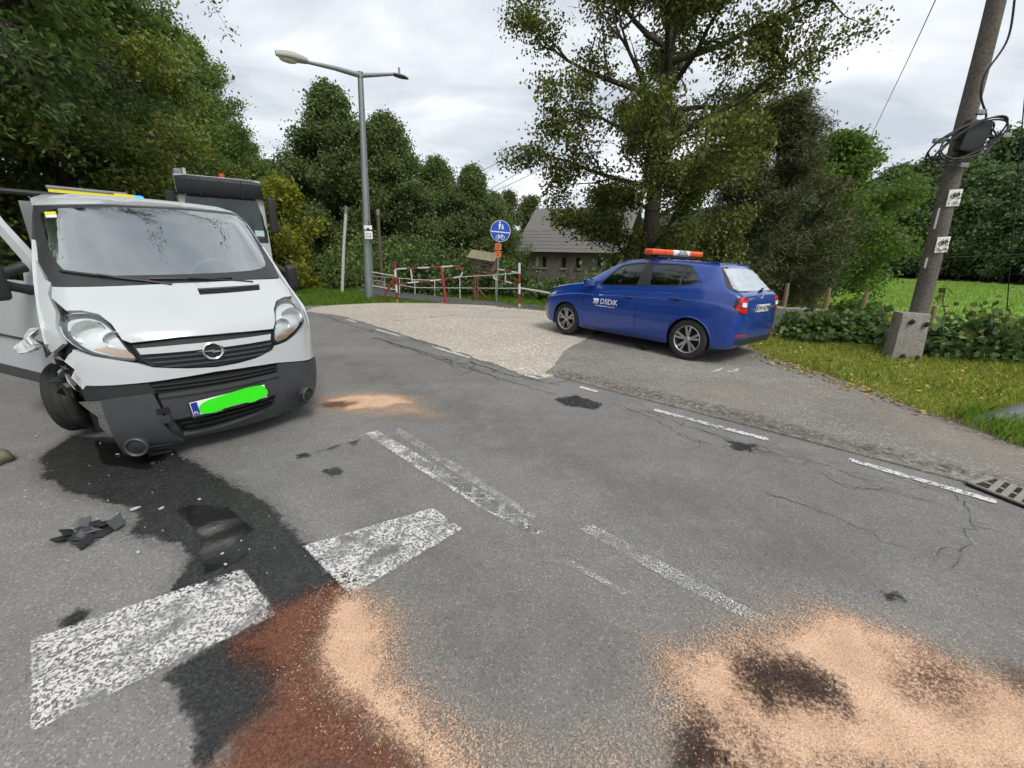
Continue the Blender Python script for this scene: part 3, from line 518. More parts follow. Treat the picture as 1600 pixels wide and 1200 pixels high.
HLL = [(-.787, 1.111), (-.765, 1.147), (-.668, 1.166), (-.592, 1.146), (-.548, 1.089), (-.521, .993), (-.479, .879), (-.466, .848), (-.586, .874), (-.69, .915), (-.765, .985), (-.793, 1.045)]
HLR = [(.528, 1.119), (.591, 1.168), (.68, 1.187), (.788, 1.160), (.806, 1.081), (.79, 1.0), (.69, .929), (.551, .868), (.442, .849), (.455, .95)]
for P, sg in ((HLL, -1), (HLR, 1)):
    P = rnd(P, 2); h = panel('headlight', P, VF, TRIM, van, .04, -.034, .02); c = P.mean(0)
    ins = c+(P-c)*.90; panel('reflector', ins, VF, REFLEC, h, .03, -.028, .0)
    for (yy, zz, rr) in ((.665*sg, 1.05, .085), (.55*sg, 1.0, .055)):
        x0 = float(van_front(yy, zz)); mt = Matrix.Translation((x0-.055, yy, zz)) @ Matrix.Rotation(math.radians(-90), 4, 'Z')
        MB().lathe([(rr, .035), (rr*.9, .01), (rr*.5, -.012), (.012, -.02)], 24, mt).build('lamp_bowl', REFLEC, h, True)
        MB().lathe([(rr*1.08, .037), (rr*1.0, .045), (rr*.97, .035)], 24, mt).build('bowl_ring', CHROME, h, True)
    am = np.array([(.475, .868), (.56, .885), (.68, .945), (.62, .955), (.51, .93), (.487, .90)])*[sg, 1]; panel('indicator', am if sg > 0 else am[::-1], VF, AMBER, h, .02, -.02, .0)
    panel('lens', P if sg > 0 else P, VF, LENS, h, .03, .006, .012)
gr = panel('grille', [(-.476, .965), (-.208, .988), (.12, .988), (.446, .968), (.41, .818), (.265, .776), (-.016, .757), (-.249, .776), (-.407, .808), (-.447, .858)], VF, BLACKP, van, .04, -.022, .01)
panel('chrome_strip', [(-.452, .938), (-.2, .944), (.1, .946), (.417, .945), (.402, .898), (.1, .896), (-.2, .894), (-.438, .894)], VF, WHITE, gr, .03, .008, .02)
for k in range(3):
    z0 = .872-.036*k; yw = .43-.045*k; panel('grille_slat', [(-yw, z0), (yw-.01, z0), (yw-.03, z0-.013), (-yw+.02, z0-.013)], VF, GREYP, gr, .04, .0, .02)
em = empty('emblem', (0, 0, 0)); em.parent = gr; mt = Matrix.Translation((float(van_front(-.026, .882))+.018, -.026, .882)) @ Matrix.Rotation(math.radians(-90), 4, 'Z')
MB().lathe([(.066, 0), (.070, .008), (.062, .014), (.055, .008), (.056, 0)], 40, mt).build('emblem_ring', CHROME, em, True)
MB().lathe([(.056, .0), (.004, .0)], 24, mt).build('emblem_back', BLACKP, em)
bolt = [(-.105, .006), (.012, .012), (.002, .004), (.105, -.004), (-.012, -.014), (-.002, -.003)]
panel('emblem_bolt', bolt, lambda u, v: (np.full_like(u, float(van_front(-.026, .882))+.034), -.026+u, .882+v), CHROME, em, .02, 0, .008)
white = [(-.762, .941), (-.681, .899), (-.47, .835), (-.389, .795), (-.2, .765), (-.017, .748), (.13, .753), (.263, .768), (.42, .809), (.444, .841), (.553, .858), (.694, .919), (.80, .975), (.835, .90), (.872, .78), (.88, .62), (.66, .655), (.422, .697), (.2, .71), (-.039, .717), (-.429, .694), (-.62, .69), (-.757, .694), (-.775, .794)]
panel('upper_bumper', white, VF, WHITE, van, .035, .004, .03)
panel('torn_bumper_edge', [(-.762, .941), (-.80, .90), (-.83, .85), (-.79, .80), (-.82, .74), (-.78, .66), (-.757, .694), (-.77, .79)], VF, WHITED, van, .03, -.012, .02)
it = panel('lower_intake', [(-.45, .685), (.408, .688), (.414, .61), (-.41, .60)], VF, DARK, van, .05, -.02, .01)
for k in range(2): panel('intake_slat', [(-.42, .668-.028*k), (.405, .672-.028*k), (.405, .66-.028*k), (-.42, .656-.028*k)], VF, BLACKP, it, .05, -.004, .015)
panel('bumper_beam', [(-.79, .69), (-.44, .685), (-.41, .60), (-.78, .575)], VF, BLACKP, van, .05, -.012, .03)
lgp = [(-.352, .388), (0, .412), (.367, .428), (.339, .319), (.198, .283), (-.084, .238), (-.302, .228)]
bumper = [(.423, .688), (.66, .646), (.885, .60), (.885, .40), (.86, .27), (.76, .215), (.60, .195), (.30, .19), (-.084, .195), (-.312, .199), (-.359, .263), (-.392, .37), (-.386, .477), (-.397, .597), (.0, .603), (.413, .612)]
bp = panel('bumper', bumper, VF, GREYP, van, .035, .012, .05, [lgp])
panel('plate_ledge', [(-.395, .600), (.0, .608), (.412, .616), (.412, .588), (0, .58), (-.395, .573)], VF, GREYP, bp, .04, .03, .03)
lg = panel('lower_grille', lgp, VF, DARK, bp, .05, -.03, .0)
for k in range(3):
    t = .25+.25*k; panel('grille_slat', [(-.345+.03*k, .385-.045*k), (.355-.01*k, .425-.042*k), (.353-.01*k, .412-.042*k), (-.343+.03*k, .372-.045*k)], VF, BLACKP, lg, .05, -.004, .02)
def fog(y, z, parent, off):
    mt = Matrix.Translation((float(van_front(y, z))+off, y, z)) @ Matrix.Rotation(math.radians(-90+(28 if y > 0 else -28)), 4, 'Z'); f = MB().lathe([(.074, -.03), (.074, .012), (.066, .02), (.056, .012), (.052, -.012)], 32, mt).build('fog_lamp', GREYP, parent, True)
    MB().lathe([(.053, .004), (.03, .010), (.003, .012)], 28, mt).build('fog_cap', BLACKP, f, True)
    sg = 1 if y > 0 else -1
    for dz in (.035, -.035): panel('fog_recess', [(y-sg*.08, z+dz+.016), (y-sg*.08, z+dz-.016), (y-sg*.22, z+dz*1.3+.004), (y-sg*.20, z+dz*1.1+.014)][::sg], VF, BLACKP, f, .03, off+.004, .004)
fog(.66, .336, bp, .06)
crn = panel('broken_bumper_corner', [(-.70, .585), (-.60, .600), (-.426, .612), (-.400, .477), (-.410, .367), (-.365, .251), (-.316, .184), (-.427, .137), (-.60, .092), (-.655, .125), (-.685, .306), (-.695, .44)], lambda y, z: (van_front(y, np.clip(z+.06, .1, 1.9))+.012, y, z), GREYP, van, .03, .012, .035)
panel('scraped_edge', [(-.80, .572), (-.70, .585), (-.695, .44), (-.683, .31), (-.705, .33), (-.735, .40), (-.73, .47), (-.765, .52)], lambda y, z: (van_front(y, np.clip(z+.06, .1, 1.9))+.012, y, z), SCUFF, crn, .02, .012, .02)
fog(-.585, .215, crn, .105); panel('bracket_hole', [(-.43, .49), (-.36, .50), (-.355, .46), (-.425, .45)], VF, DARK, crn, .02, .03, .004); panel('bracket', [(-.425, .43), (-.36, .44), (-.355, .385), (-.42, .38)], VF, GREYP, crn, .02, .034, .02)
p0 = Vector((float(van_front(0, .48))+.03, .018, .482)); pl = plate('number_plate', frame(p0, (0, .999, .075), (-.05, -.07, 1)), '', van)
gpts = [(-.205, .02), (-.15, .046), (-.06, .053), (.03, .060), (.14, .068), (.20, .063), (.235, .058), (.262, .03), (.272, -.02), (.25, -.045), (.20, -.052), (.14, -.068), (.07, -.045), (-.03, -.050), (-.13, -.066), (-.20, -.052), (-.218, -.02)]
panel('green_redaction', gpts, lambda u, v: (u, v, np.full_like(u, .010)), GRN, pl, .03, 0, .004, (), 1)  # redaction blot over the number, added here as a solid patch
MB().box((-.27, -.078, -.008), (.27, .062, -.0045)).build('plate_holder', BLACKP, pl, False, .003); text('dealer_lettering', 'AUTO', .022, WHT, pl, Matrix.Translation((-.10, -.068, -.003)), .0006)
# windscreen, surround, pillars, roof
screen = [(-.758, 1.868), (-.357, 1.915), (.167, 1.940), (.55, 1.938), (.752, 1.925), (.80, 1.73), (.818, 1.52), (.80, 1.352), (.45, 1.352), (-.067, 1.344), (-.52, 1.322), (-.775, 1.315), (-.81, 1.456), (-.79, 1.66)]
glass = [(-.725, 1.846), (-.362, 1.898), (.157, 1.922), (.55, 1.918), (.715, 1.905), (.722, 1.706), (.712, 1.50), (.66, 1.437), (.443, 1.414), (-.207, 1.398), (-.60, 1.387), (-.69, 1.41), (-.728, 1.50), (-.738, 1.71)]
panel('windscreen_surround', screen, VF, TRIM, van, .04, .0, .02, [rnd(glass, 1)])
panel('windscreen', rnd(glass, 1), VF, WSG, van, .04, .002, .0)
st = panel('toll_sticker', [(-.70, 1.825), (-.64, 1.832), (-.64, 1.79), (-.70, 1.784)], VF, mat('white_sticker', (.8, .8, .75), .5), van, .03, .006, .0); panel('sticker_top', [(-.70, 1.825), (-.64, 1.832), (-.64, 1.812), (-.70, 1.805)], VF, YEL, st, .03, .008, 0)
panel('roof_header', [(-.758, 1.872), (-.357, 1.919), (.167, 1.944), (.55, 1.942), (.755, 1.93), (.70, 1.965), (.55, 1.984), (0, 1.985), (-.5, 1.983), (-.68, 1.968), (-.76, 1.93)], VF, WHITE, van, .04, .006, .02)
rz = lambda x, y: 1.985+.02*(1-np.clip(np.abs(y)/.58, 0, 1)**2)-1.9*np.clip(np.abs(y)-.52, 0, 1)**2
panel('roof', [(-1.60, -.74), (-1.62, 0), (-1.60, .74), (-4.70, .74), (-4.70, -.74)], lambda x, y: (x, y, rz(x, y)), WHITE, van, .1, .0, .02)
for sg, nm in ((-1, VR), (1, VL)):
    f = (lambda P: P) if sg < 0 else neg
    ap = [(-1.19, 1.50), (-1.35, 1.64), (-1.55, 1.83), (-1.68, 1.92), (-1.76, 1.92), (-1.62, 1.80), (-1.42, 1.62), (-1.30, 1.50)]
    panel('front_pillar', f(ap), nm, TRIM if sg < 0 else WHITE, van, .05, .002, .04)
    arc = [(-.93+.42*math.cos(a), .34+.42*math.sin(a)) for a in np.linspace(.55, 2.75, 14)] if sg > 0 else [(-.50, .93), (-.58, .90), (-.64, .86), (-.75, .88), (-.9, .86), (-1.05, .80), (-1.17, .80)]
    fo = ([(-.50, .70)] if sg > 0 else [(-.47, .96)])+[(-.50, .95), (-.56, 1.09), (-.70, 1.17), (-.84, 1.25), (-1.0, 1.36), (-1.18, 1.52), (-1.30, 1.62), (-1.245, 1.45), (-1.225, 1.2)]+([(-1.225, .45)] if sg > 0 else [(-1.225, .82)])+arc[::-1]
    panel('fender', f(fo), nm, WHITE, van, .04, .004, .03)
    wy = [(.79, 1.165), (.806, 1.265), (.775, 1.335), (.80, 1.352), (.815, 1.45), (.835, 1.50), (.858, 1.33), (.878, 1.12), (.885, .95), (.865, .90), (.80, .975), (.81, 1.08)]
    panel('wing_corner', wy if sg > 0 else mir(wy)[::-1], VF, WHITE, van, .03, .003, .03)
    sp = [(-2.20, .42), (-2.20, 1.93), (-4.68, 1.93), (-4.72, .42), (-4.45, .42)]+[(-4.03+.40*math.cos(a), .34+.40*math.sin(a)) for a in np.linspace(.2, 2.94, 16)][::-1]+[(-3.6, .42)]
    panel('side_panel', f(sp), nm, WHITE, van, .08, .0, .03)
    panel('sill', f([(-1.40, .24), (-1.40, .415), (-3.58, .415), (-3.58, .24)]), nm, GREYP, van, .1, .006, .03)
    panel('side_moulding', f([(-2.25, .80), (-2.25, .90), (-3.6, .90), (-3.6, .80)]), nm, GREYP, van, .1, .012, .014)
MB().box((-4.75, -.86, .40), (-4.69, .86, 1.95)).build('rear_door', WHITE, van, True, .02)
def door(parent, nm, mtx, opened):
    """front door: skin, window and handle, in (distance behind the hinge, height)"""
    ol = [(.012, .42), (.0, .8), (.0, 1.46), (.10, 1.53), (.45, 1.74), (.62, 1.86), (.93, 1.88), (.96, 1.3), (.96, .42)]; wn_ = [(.14, 1.30), (.14, 1.46), (.32, 1.575), (.50, 1.69), (.64, 1.80), (.87, 1.815), (.90, 1.28)]
    sg = -1 if opened else 1
    sf = (lambda u, z: (-u, -(van_w(z)-.885), z)) if opened else (lambda u, z: (-u, (van_w(z)-.885), z))
    sff = (lambda u, z: sf(-u, z)) if opened else sf
    g = (lambda P: [(-u, z) for u, z in P]) if opened else (lambda P: P)
    d = panel('front_door', g(ol), sff, WHITE, parent, .05, .0, .05, [g(wn_)]); d.matrix_local = mtx
    panel('door_glass', g([(u*.99+.005, z) for u, z in wn_]), sff, CARG, d, .1, -.015, 0); panel('door_moulding', g([(.02, .80), (.02, .818), (.95, .818), (.95, .80)]), sff, GREYP, d, .1, .012, .012); panel('door_lower_trim', g([(.03, .42), (.03, .52), (.95, .52), (.95, .42)]), sff, GREYP, d, .1, .006, .01)
    panel('inner_door_frame', g(ol), sff, BLACKP, d, .1, -.055, .0, [g(wn_)])
    MB().box((-.90, -.02+sg*.02, 1.02), (-.72, .02+sg*.02, 1.06)).build('handle', BLACKP, d, False, .008)
    mo = .8 if opened else .5
    m1 = MB().box((-.055, sg*.17*mo, 1.18), (.065, sg*.40*mo, 1.44)).build('mirror', BLACKP, d, True, .045, seg=4); MB().box((-.062, sg*.19*mo, 1.20), (-.056, sg*.38*mo, 1.42)).build('mirror_glass', CHROME, m1)
    for z0, z1 in ((1.24, 1.30), (1.42, 1.36)): MB().tube([(-.02, 0, z0), (-.02, sg*.09*mo, z0+(z1-z0)*.4), (0., sg*.22*mo, z1)], [.042, .036, .04], 10).build('mirror_arm', BLACKP, m1, True, angle=1.)
    return d
door(van, VR, Matrix.Translation((-1.235, -.885, 0)) @ Matrix.Rotation(math.radians(24), 4, 'Z'), True)
door(van, VL, Matrix.Translation((-1.235, .885, 0)), False)
tf = [(-.47, .965), (-.52, .955), (-.62, .90), (-.78, .86), (-1.0, .80), (-1.20, .78), (-1.30, .84), (-1.20, .93), (-1.0, .99), (-.8, 1.02), (-.6, 1.03)]
panel('crumpled_fender', tf, lambda x, z: (x, -(van_w(z)+.05+.10*np.clip((.95-z)/.15, 0, 1)*np.clip((-x-.5)/.5, 0, 1)+.022*np.sin(x*31+z*17)+.018*np.sin(x*13-z*41)), z), WHITED, van, .018, .01, .012, smooth=False)
r_ = np.random.default_rng(8); mb = MB()
for k in range(26):
    c = Vector((-.50-r_.uniform(0, .22), -.78-r_.uniform(0, .10), r_.uniform(.55, .93))); V = [c+Vector(r_.normal(0, .035, 3)) for _ in range(4)]; mb.add(V, [(0, 1, 2), (0, 2, 3), (0, 3, 1), (1, 3, 2)])
mb.build('torn_liner', BLACKP, van); mb = MB()
for k in range(9):
    c = Vector((-.52-r_.uniform(0, .12), -.82-r_.uniform(0, .05), r_.uniform(.62, .95))); V = [c+Vector(r_.normal(0, .03, 3)) for _ in range(4)]; mb.add(V, [(0, 1, 2), (0, 2, 3), (0, 3, 1), (1, 3, 2)])
mb.build('torn_metal', WHITED, van)
for a, b in (((-.55, -.70, .62), (-1.15, -.80, .34)), ((-.60, -.45, .30), (-1.1, -.75, .28)), ((-.75, -.62, .85), (-1.12, -.82, .45))): MB().tube([a, ((a[0]+b[0])/2, (a[1]+b[1])/2, (a[2]+b[2])/2+.02), b], .025, 8).build('suspension_arm', STEEL, van, True)
MB().box((-.55, -.74, .26), (-4.55, .74, .44)).build('underbody', DARK, van); MB().box((-.62, -.70, .44), (-1.15, .70, 1.0)).build('engine_bay', DARK, van); MB().box((-1.25, -.82, .40), (-2.25, .82, .46)).build('cab_floor', DARK, van)
rbox('dashboard', (-1.42, -.74, .95), (-.86, .74, 1.285), INT, van, .07); panel('dash_top', [(-.70, 1.30), (-.5, 1.305), (.5, 1.315), (.70, 1.315), (.70, 1.38), (-.70, 1.37)], VF, INT, van, .06, -.05, .0)
sw = empty('steering_wheel', (-1.40, .36, 1.33), (0, math.radians(-55), 0)); sw.parent = van
MB().tube([(.0+.19*math.cos(a), .19*math.sin(a), 0) for a in np.linspace(0, 2*math.pi, 33)], .015, 8).build('wheel_ring', INT, sw, True); MB().box((-.17, -.02, -.02), (.17, .02, .01)).box((-.06, -.06, -.04), (.06, .06, .015)).build('wheel_spokes', BLACKP, sw)
for y in (-.52, -.12, .40):
    se = rbox('seat', (-2.10, y-.20, .55), (-1.55, y+.20, .80), SEAT, van, .05); rbox('seat_back', (-2.18, y-.20, .78), (-2.04, y+.20, 1.38), SEAT, se, .05); rbox('headrest', (-2.16, y-.12, 1.42), (-2.06, y+.12, 1.62), SEAT, se, .04)
MB().box((-2.26, -.84, .46), (-2.22, .84, 1.92)).build('bulkhead', INT, van)
for a, b in (((-.713, 1.42), (-.28, 1.362)), ((-.24, 1.375), (.32, 1.372))):
    pts = [Vector((float(van_front(a[0]+(b[0]-a[0])*t, a[1]+(b[1]-a[1])*t))+.02, a[0]+(b[0]-a[0])*t, a[1]+(b[1]-a[1])*t)) for t in np.linspace(0, 1, 8)]
    wp = MB().tube(pts, .011, 6).build('wiper', BLACKP, van); e0 = Vector((float(van_front(b[0]+.16, 1.335))+.02, b[0]+.16, 1.335)); MB().tube([pts[3]+Vector((.012, 0, .008)), e0], .009, 6).build('wiper_arm', BLACKP, wp)
wheel(van, (-1.27, -.83, .34), .305, .19, -1, DARK, math.radians(-20), math.radians(6), 0); wheel(van, (-.93, .77, .375), .325, .20, 1, STEEL, 0, 0, 5)
for sg in (-1, 1): wheel(van, (-4.03, sg*.77, .28), .325, .20, sg, STEEL, 0, 0, 5)
# bar across the roof with the beacon
bar = empty('roof_rack', van.matrix_basis @ Vector((-2.9, 0, 1.985)), van.rotation_euler); tag(bar, 'black roof bar across the top of the white van', 'roof rack')
MB().tube([(0, -.96, .03), (0, .70, .03)], .026, 10).build('cross_bar', BLACKP, bar, True); MB().tube([(0, -1.02, .03), (0, -.95, .03)], .03, 10).build('end_cap', GREYP, bar, True)
for y in (-.66, .62): MB().box((-.05, y-.03, -.03), (.05, y+.03, .03)).build('rack_foot', BLACKP, bar, False, .01)
lb = empty('light_bar', van.matrix_basis @ Vector((-3.3, -.02, 2.0)), van.rotation_euler); tag(lb, 'yellow beacon bar with a lit blue lamp above the white van', 'light bar')
rbox('bar_body', (-.09, -.60, -.01), (.09, .06, .09), YEL, lb, .012); rbox('bar_top', (-.10, -.61, .092), (.10, .04, .118), GALV, lb, .008); rbox('clamp', (.088, -.08, .01), (.11, .10, .10), YEL, lb, .01); rbox('blue_lamp', (-.07, .065, .02), (.07, .19, .10), BEACON, lb, .03)
for y in (-.45, -.05): MB().box((-.02, y-.02, -.06), (.02, y+.02, .0)).build('bar_leg', BLACKP, lb)
# ---------------------------------------------------------------- the blue service hatchback
car = empty('hatchback', (3.27, 6.69, .052), rot3(2.283, 0, .03).to_euler()); tag(car, 'blue hatchback with an orange warning light bar parked on the pull-in', 'car')
CSL = lambda u, z: (-u, car_side(-u, z), z); CSR = lambda x, z: (x, -car_side(x, z), z); CRR = lambda y, z: (car_rear(y, z), y, z)
CRRf = lambda u, z: (car_rear(-u, z), -u, z)
WC = ((0, .30), (2.47, .30)); AR = .345
fwin = [(1.757, .988), (1.627, 1.163), (1.484, 1.312), (1.417, 1.358), (1.2, 1.392), (.976, 1.405), (.955, 1.2), (.98, 1.027), (1.3, 1.008)]; rwin = [(.76, 1.042), (.80, 1.2), (.877, 1.402), (.5, 1.402), (.268, 1.392), (.205, 1.375), (.06, 1.245), (-.03, 1.163), (.109, 1.10), (.266, 1.073), (.5, 1.055)]
def shrink(P, k=.93): P = np.asarray(P); c = P.mean(0); return c+(P-c)*k
nS = CSEC[0].shape[0]; V = []; 
for x, s_ in zip(CXS, CSEC):
    for sg in (1, -1):
        for (y, z) in s_: V.append((x, sg*y, z))
V = np.array(V); F = []; 
for i in range(len(CXS)-1):
    for sg in (0, 1):
        b0 = (2*i+sg)*nS; b1 = (2*i+2+sg)*nS
        for k in range(nS-1): F.append((b0+k, b0+k+1, b1+k+1, b1+k) if sg == 0 else (b0+k, b1+k, b1+k+1, b0+k+1))
F = np.array(F); C = V[F].mean(1); keep = np.ones(len(F), bool)
for cx, cz in WC: keep &= ~((np.hypot(C[:, 0]-cx, C[:, 2]-cz) < AR) & (np.abs(C[:, 1]) > .40))
gl = np.abs(C[:, 1]) > .5
for P in (fwin, rwin): keep &= ~(inpoly(C[:, [0, 2]], shrink(P, .97)) & gl)
rearw = [(-.54, 1.36), (.54, 1.36), (.69, 1.09), (.65, 1.05), (-.65, 1.05), (-.69, 1.09)]
wsw = [(1.50, -.52), (2.10, -.66), (2.10, .66), (1.50, .52)]
keep &= ~(inpoly(C[:, [1, 2]], shrink(rearw, 1.035)) & (C[:, 0] < -.06) & (C[:, 0] > -.55)); keep &= ~(inpoly(C[:, :2], wsw) & (C[:, 2] > 1.0))
F = F[keep]
r0 = np.array([np.hypot(V[:, 0]-cx, V[:, 2]-cz) for cx, cz in WC])
for (cx, cz), r in zip(WC, r0):
    e_ = (np.abs(r-AR) < .028) & (np.abs(V[:, 1]) > .42); V[e_, 0] = cx+(V[e_, 0]-cx)*AR/r[e_]; V[e_, 2] = cz+(V[e_, 2]-cz)*AR/r[e_]
faces = [tuple(f) for f in F]; L = len(CXS)-1
faces += [tuple(range(nS))[::-1]+tuple(range(nS+1, 2*nS-1)), tuple(2*L*nS+k for k in range(nS))+tuple((2*L+1)*nS+k for k in range(nS-2, 0, -1))]
me = bpy.data.meshes.new('body'); me.from_pydata([tuple(p) for p in V], [], faces); bm = bmesh.new(); bm.from_mesh(me); bmesh.ops.remove_doubles(bm, verts=bm.verts, dist=.0008); bmesh.ops.recalc_face_normals(bm, faces=bm.faces); bm.to_mesh(me); bm.free(); body = link('body', me, BLUEP, car, True, .9)
for sg in (1, -1):
    nm = CSL if sg > 0 else CSR; f = neg if sg > 0 else (lambda P: [tuple(p) for p in P])
    for P, g2 in ((fwin, [[(1.735, .998), (1.60, 1.159), (1.462, 1.298), (1.405, 1.338), (1.2, 1.373), (.995, 1.387), (.977, 1.2), (1.0, 1.04), (1.3, 1.02)]]), (rwin, [[(.782, 1.058), (.82, 1.2), (.888, 1.384), (.5, 1.386), (.318, 1.38), (.272, 1.088), (.5, 1.07)], [(.245, 1.092), (.288, 1.37), (.222, 1.358), (.065, 1.235), (-.005, 1.165), (.115, 1.114)]])):
        P = [(x, z) for x, z in P]
        if P[0][0] < 1: P = [(.745, 1.040), (.79, 1.2), (.862, 1.402)]+P[3:]
        gl_ = [[(min(x, .84) if z > 1.3 and g2[0][0][0] < 1 else x, z) for x, z in q] for q in g2]
        wfr = panel('window_frame', f(P), nm, TRIM, car, .035, .004, .006, [f(q) for q in gl_])
        for q in gl_: panel('window_glass', f(q), nm, CARG, wfr, .05, -.004, 0)
    panel('door_pillar_trim', f([(.975, 1.03), (.95, 1.2), (.972, 1.405), (.865, 1.405), (.79, 1.2), (.75, 1.045)]), nm, BLACKP, car, .04, .0045, .006)
    def seam(pts, w_=.006): return np.vstack([np.array(pts)+[w_/2, 0], (np.array(pts)-[w_/2, 0])[::-1]])
    for pts in ([(1.80, .975), (1.95, .86), (2.04, .70), (2.06, .45), (2.03, .24)], [(.90, 1.03), (.93, .80), (.925, .5), (.90, .24)], [(-.045, 1.16), (-.04, 1.0), (.06, .90), (.20, .62), (.30, .50), (.34, .36)]):
        q = catmull(pts, 5); panel('door_seam', [tuple(p) for p in (f(seam(q)))], nm, DARK, car, .05, .0016, 0)
    panel('door_seam', f([(2.03, .243), (.34, .243), (.34, .249), (2.03, .249)]), nm, DARK, car, .08, .0016, 0)
    for a, z in ((1.11, .832), (.27, .886)):
        y0 = sg*float(car_side(a, z)); panel('handle_recess', f([(a-.09, z-.03), (a-.09, z+.018), (a+.09, z+.018), (a+.09, z-.03)]), nm, DARK, car, .04, .0012, 0, (), 1); MB().tube([(a-.105, y0+sg*.012, z+.012), (a-.05, y0+sg*.028, z+.010), (a+.05, y0+sg*.028, z+.006), (a+.105, y0+sg*.010, z+.004)], .014, 8, flat=.8).build('door_handle', BLUEP, car, True)
    panel('sill_trim', f([(2.08, .175), (2.08, .225), (.38, .225), (.38, .175)]), nm, BLACKP, car, .1, .006, .01)
    mr = MB().tube([(1.90, sg*.80, .985), (1.90, sg*.86, 1.0)], .03, 8).build('mirror', BLACKP, car, True); rbox('mirror_shell', (1.84, sg*.84, .96), (1.97, sg*1.02, 1.09), BLUEP, mr, .035); MB().box((1.835, sg*.855, .975), (1.839, sg*1.0, 1.075)).build('mirror_glass', CHROME, mr)
    for cx, cz in WC:
        pts = []
        for a in np.linspace(-.28, math.pi+.28, 30):
            xx, zz = cx+AR*math.cos(a), cz+AR*math.sin(a); pts.append((xx, sg*(float(car_side(min(max(xx, -.6), 3.2), max(zz, .2)))+.0), zz))
        MB().tube(pts, .012, 6).build('arch_lip', BLUEP, car, True)
        wl = MB(); Vv = []
        for a in np.linspace(-.35, math.pi+.35, 24):
            for yy in (.50, .835): Vv.append((cx+(AR+.004)*math.cos(a), sg*yy, cz+(AR+.004)*math.sin(a)))
        wl.add(Vv, [(2*i, 2*i+1, 2*i+3, 2*i+2) for i in range(23)]); wl.build('wheel_well', DARK, car); MB().box((cx-.34, sg*.48, .2), (cx+.34, sg*.50, .66)).build('wheel_well', DARK, car)
        wheel(car, (cx, sg*.755, .302), .302, .19, sg, SILVER)
    hl = panel('headlight', f([(3.17, .70), (3.05, .735), (2.85, .775), (2.80, .76), (2.95, .70), (3.12, .655)]), nm, REFLEC, car, .03, .003, .004); panel('headlight_lens', f([(3.17, .70), (3.05, .735), (2.85, .775), (2.80, .76), (2.95, .70), (3.12, .655)]), nm, LENS, hl, .03, .01, .0)
    # tail lamp: wraps the corner
    T_ = [(.50*1, .965), (.62, .985), (.735, .985), (.76, .97), (.79, .80), (.70, .755), (.55, .74)]
    mk = (lambda P: [(-y, z) for y, z in P]) if sg > 0 else (lambda P: [(y, z) for y, z in P])
    sfr = CRRf
    Tm = mk(T_); tl = panel('tail_lamp', Tm, sfr, BLACKP, car, .025, .004, .012)
    for P, m_ in (([(.53, .955), (.62, .972), (.73, .972), (.765, .84), (.705, .845), (.705, .905), (.54, .905)], RED), ([(.56, .90), (.68, .905), (.70, .89), (.695, .85), (.575, .84)], WHT), ([(.565, .825), (.765, .835), (.775, .805), (.69, .765), (.57, .755)], RED)): panel('lamp_lens', mk(P), sfr, m_, tl, .025, .012, .008)
    panel('rear_reflector', mk([(.42, .445), (.70, .46), (.72, .43), (.44, .42)]), sfr, RED, car, .03, .004, .006)
    se = rbox('front_seat', (1.05, sg*.36-.22, .40), (1.55, sg*.36+.22, .62), SEAT, car, .06); rbox('seat_back', (.88, sg*.36-.22, .55), (1.05, sg*.36+.22, 1.12), SEAT, se, .06); rbox('headrest', (.86, sg*.36-.12, 1.14), (.97, sg*.36+.12, 1.32), SEAT, se, .04)
rbox('rear_seat', (-.05, -.60, .42), (.12, .60, 1.08), SEAT, car, .06); MB().box((-.45, -.62, .28), (2.2, .62, .40)).build('floor_pan', DARK, car); rbox('dashboard', (1.75, -.66, .6), (2.15, .66, .97), BLACKP, car, .06)
MB().tube([(1.62+.06*math.sin(a), .36+.18*math.cos(a), .93+.17*math.sin(a)) for a in np.linspace(0, 2*math.pi, 25)], .016, 6).build('steering_wheel', BLACKP, car, True)
panel('windscreen', [(1.47, -.55), (2.12, -.69), (2.12, .69), (1.47, .55)], lambda x, y: (x, y, car_top(x, y)), CARG, car, .06, .003, 0)
rw_ = panel('rear_window', [(-.53, 1.355), (0, 1.36), (.53, 1.355), (.68, 1.09), (.64, 1.055), (-.64, 1.055), (-.68, 1.09)], CRRf, REARG, car, .04, .006, 0)
panel('rear_window_trim', [(-.565, 1.37), (0, 1.375), (.565, 1.37), (.73, 1.085), (.68, 1.04), (-.68, 1.04), (-.73, 1.085)], CRRf, BLACKP, rw_, .03, .004, .006, [[(-.525, 1.35), (0, 1.355), (.525, 1.35), (.67, 1.09), (.635, 1.06), (-.635, 1.06), (-.67, 1.09)]])
sp_ = MB()
V = []
for y in np.linspace(-.54, .54, 13):
    k = 1-.12*(y/.54)**2
    V += [(-.02, y, 1.437+.012*k), (-.15*k-.03, y, 1.422+.010*k), (-.16*k-.03, y, 1.392), (-.08, y, 1.385)]
sp_.add(V, [(4*i+a, 4*i+(a+1) % 4, 4*i+4+(a+1) % 4, 4*i+4+a) for i in range(12) for a in range(4)]+[(0, 1, 2, 3), (51, 50, 49, 48)]); sp_.build('spoiler', BLUEP, car, True, angle=.5)
MB().tube([(float(car_rear(0., 1.05)[0])-.03, 0, 1.05), (float(car_rear(-.15, 1.08)[0])-.035, -.15, 1.085), (float(car_rear(-.3, 1.1)[0])-.03, -.32, 1.09)], [.022, .012, .008], 8).build('rear_wiper', BLACKP, car, True)
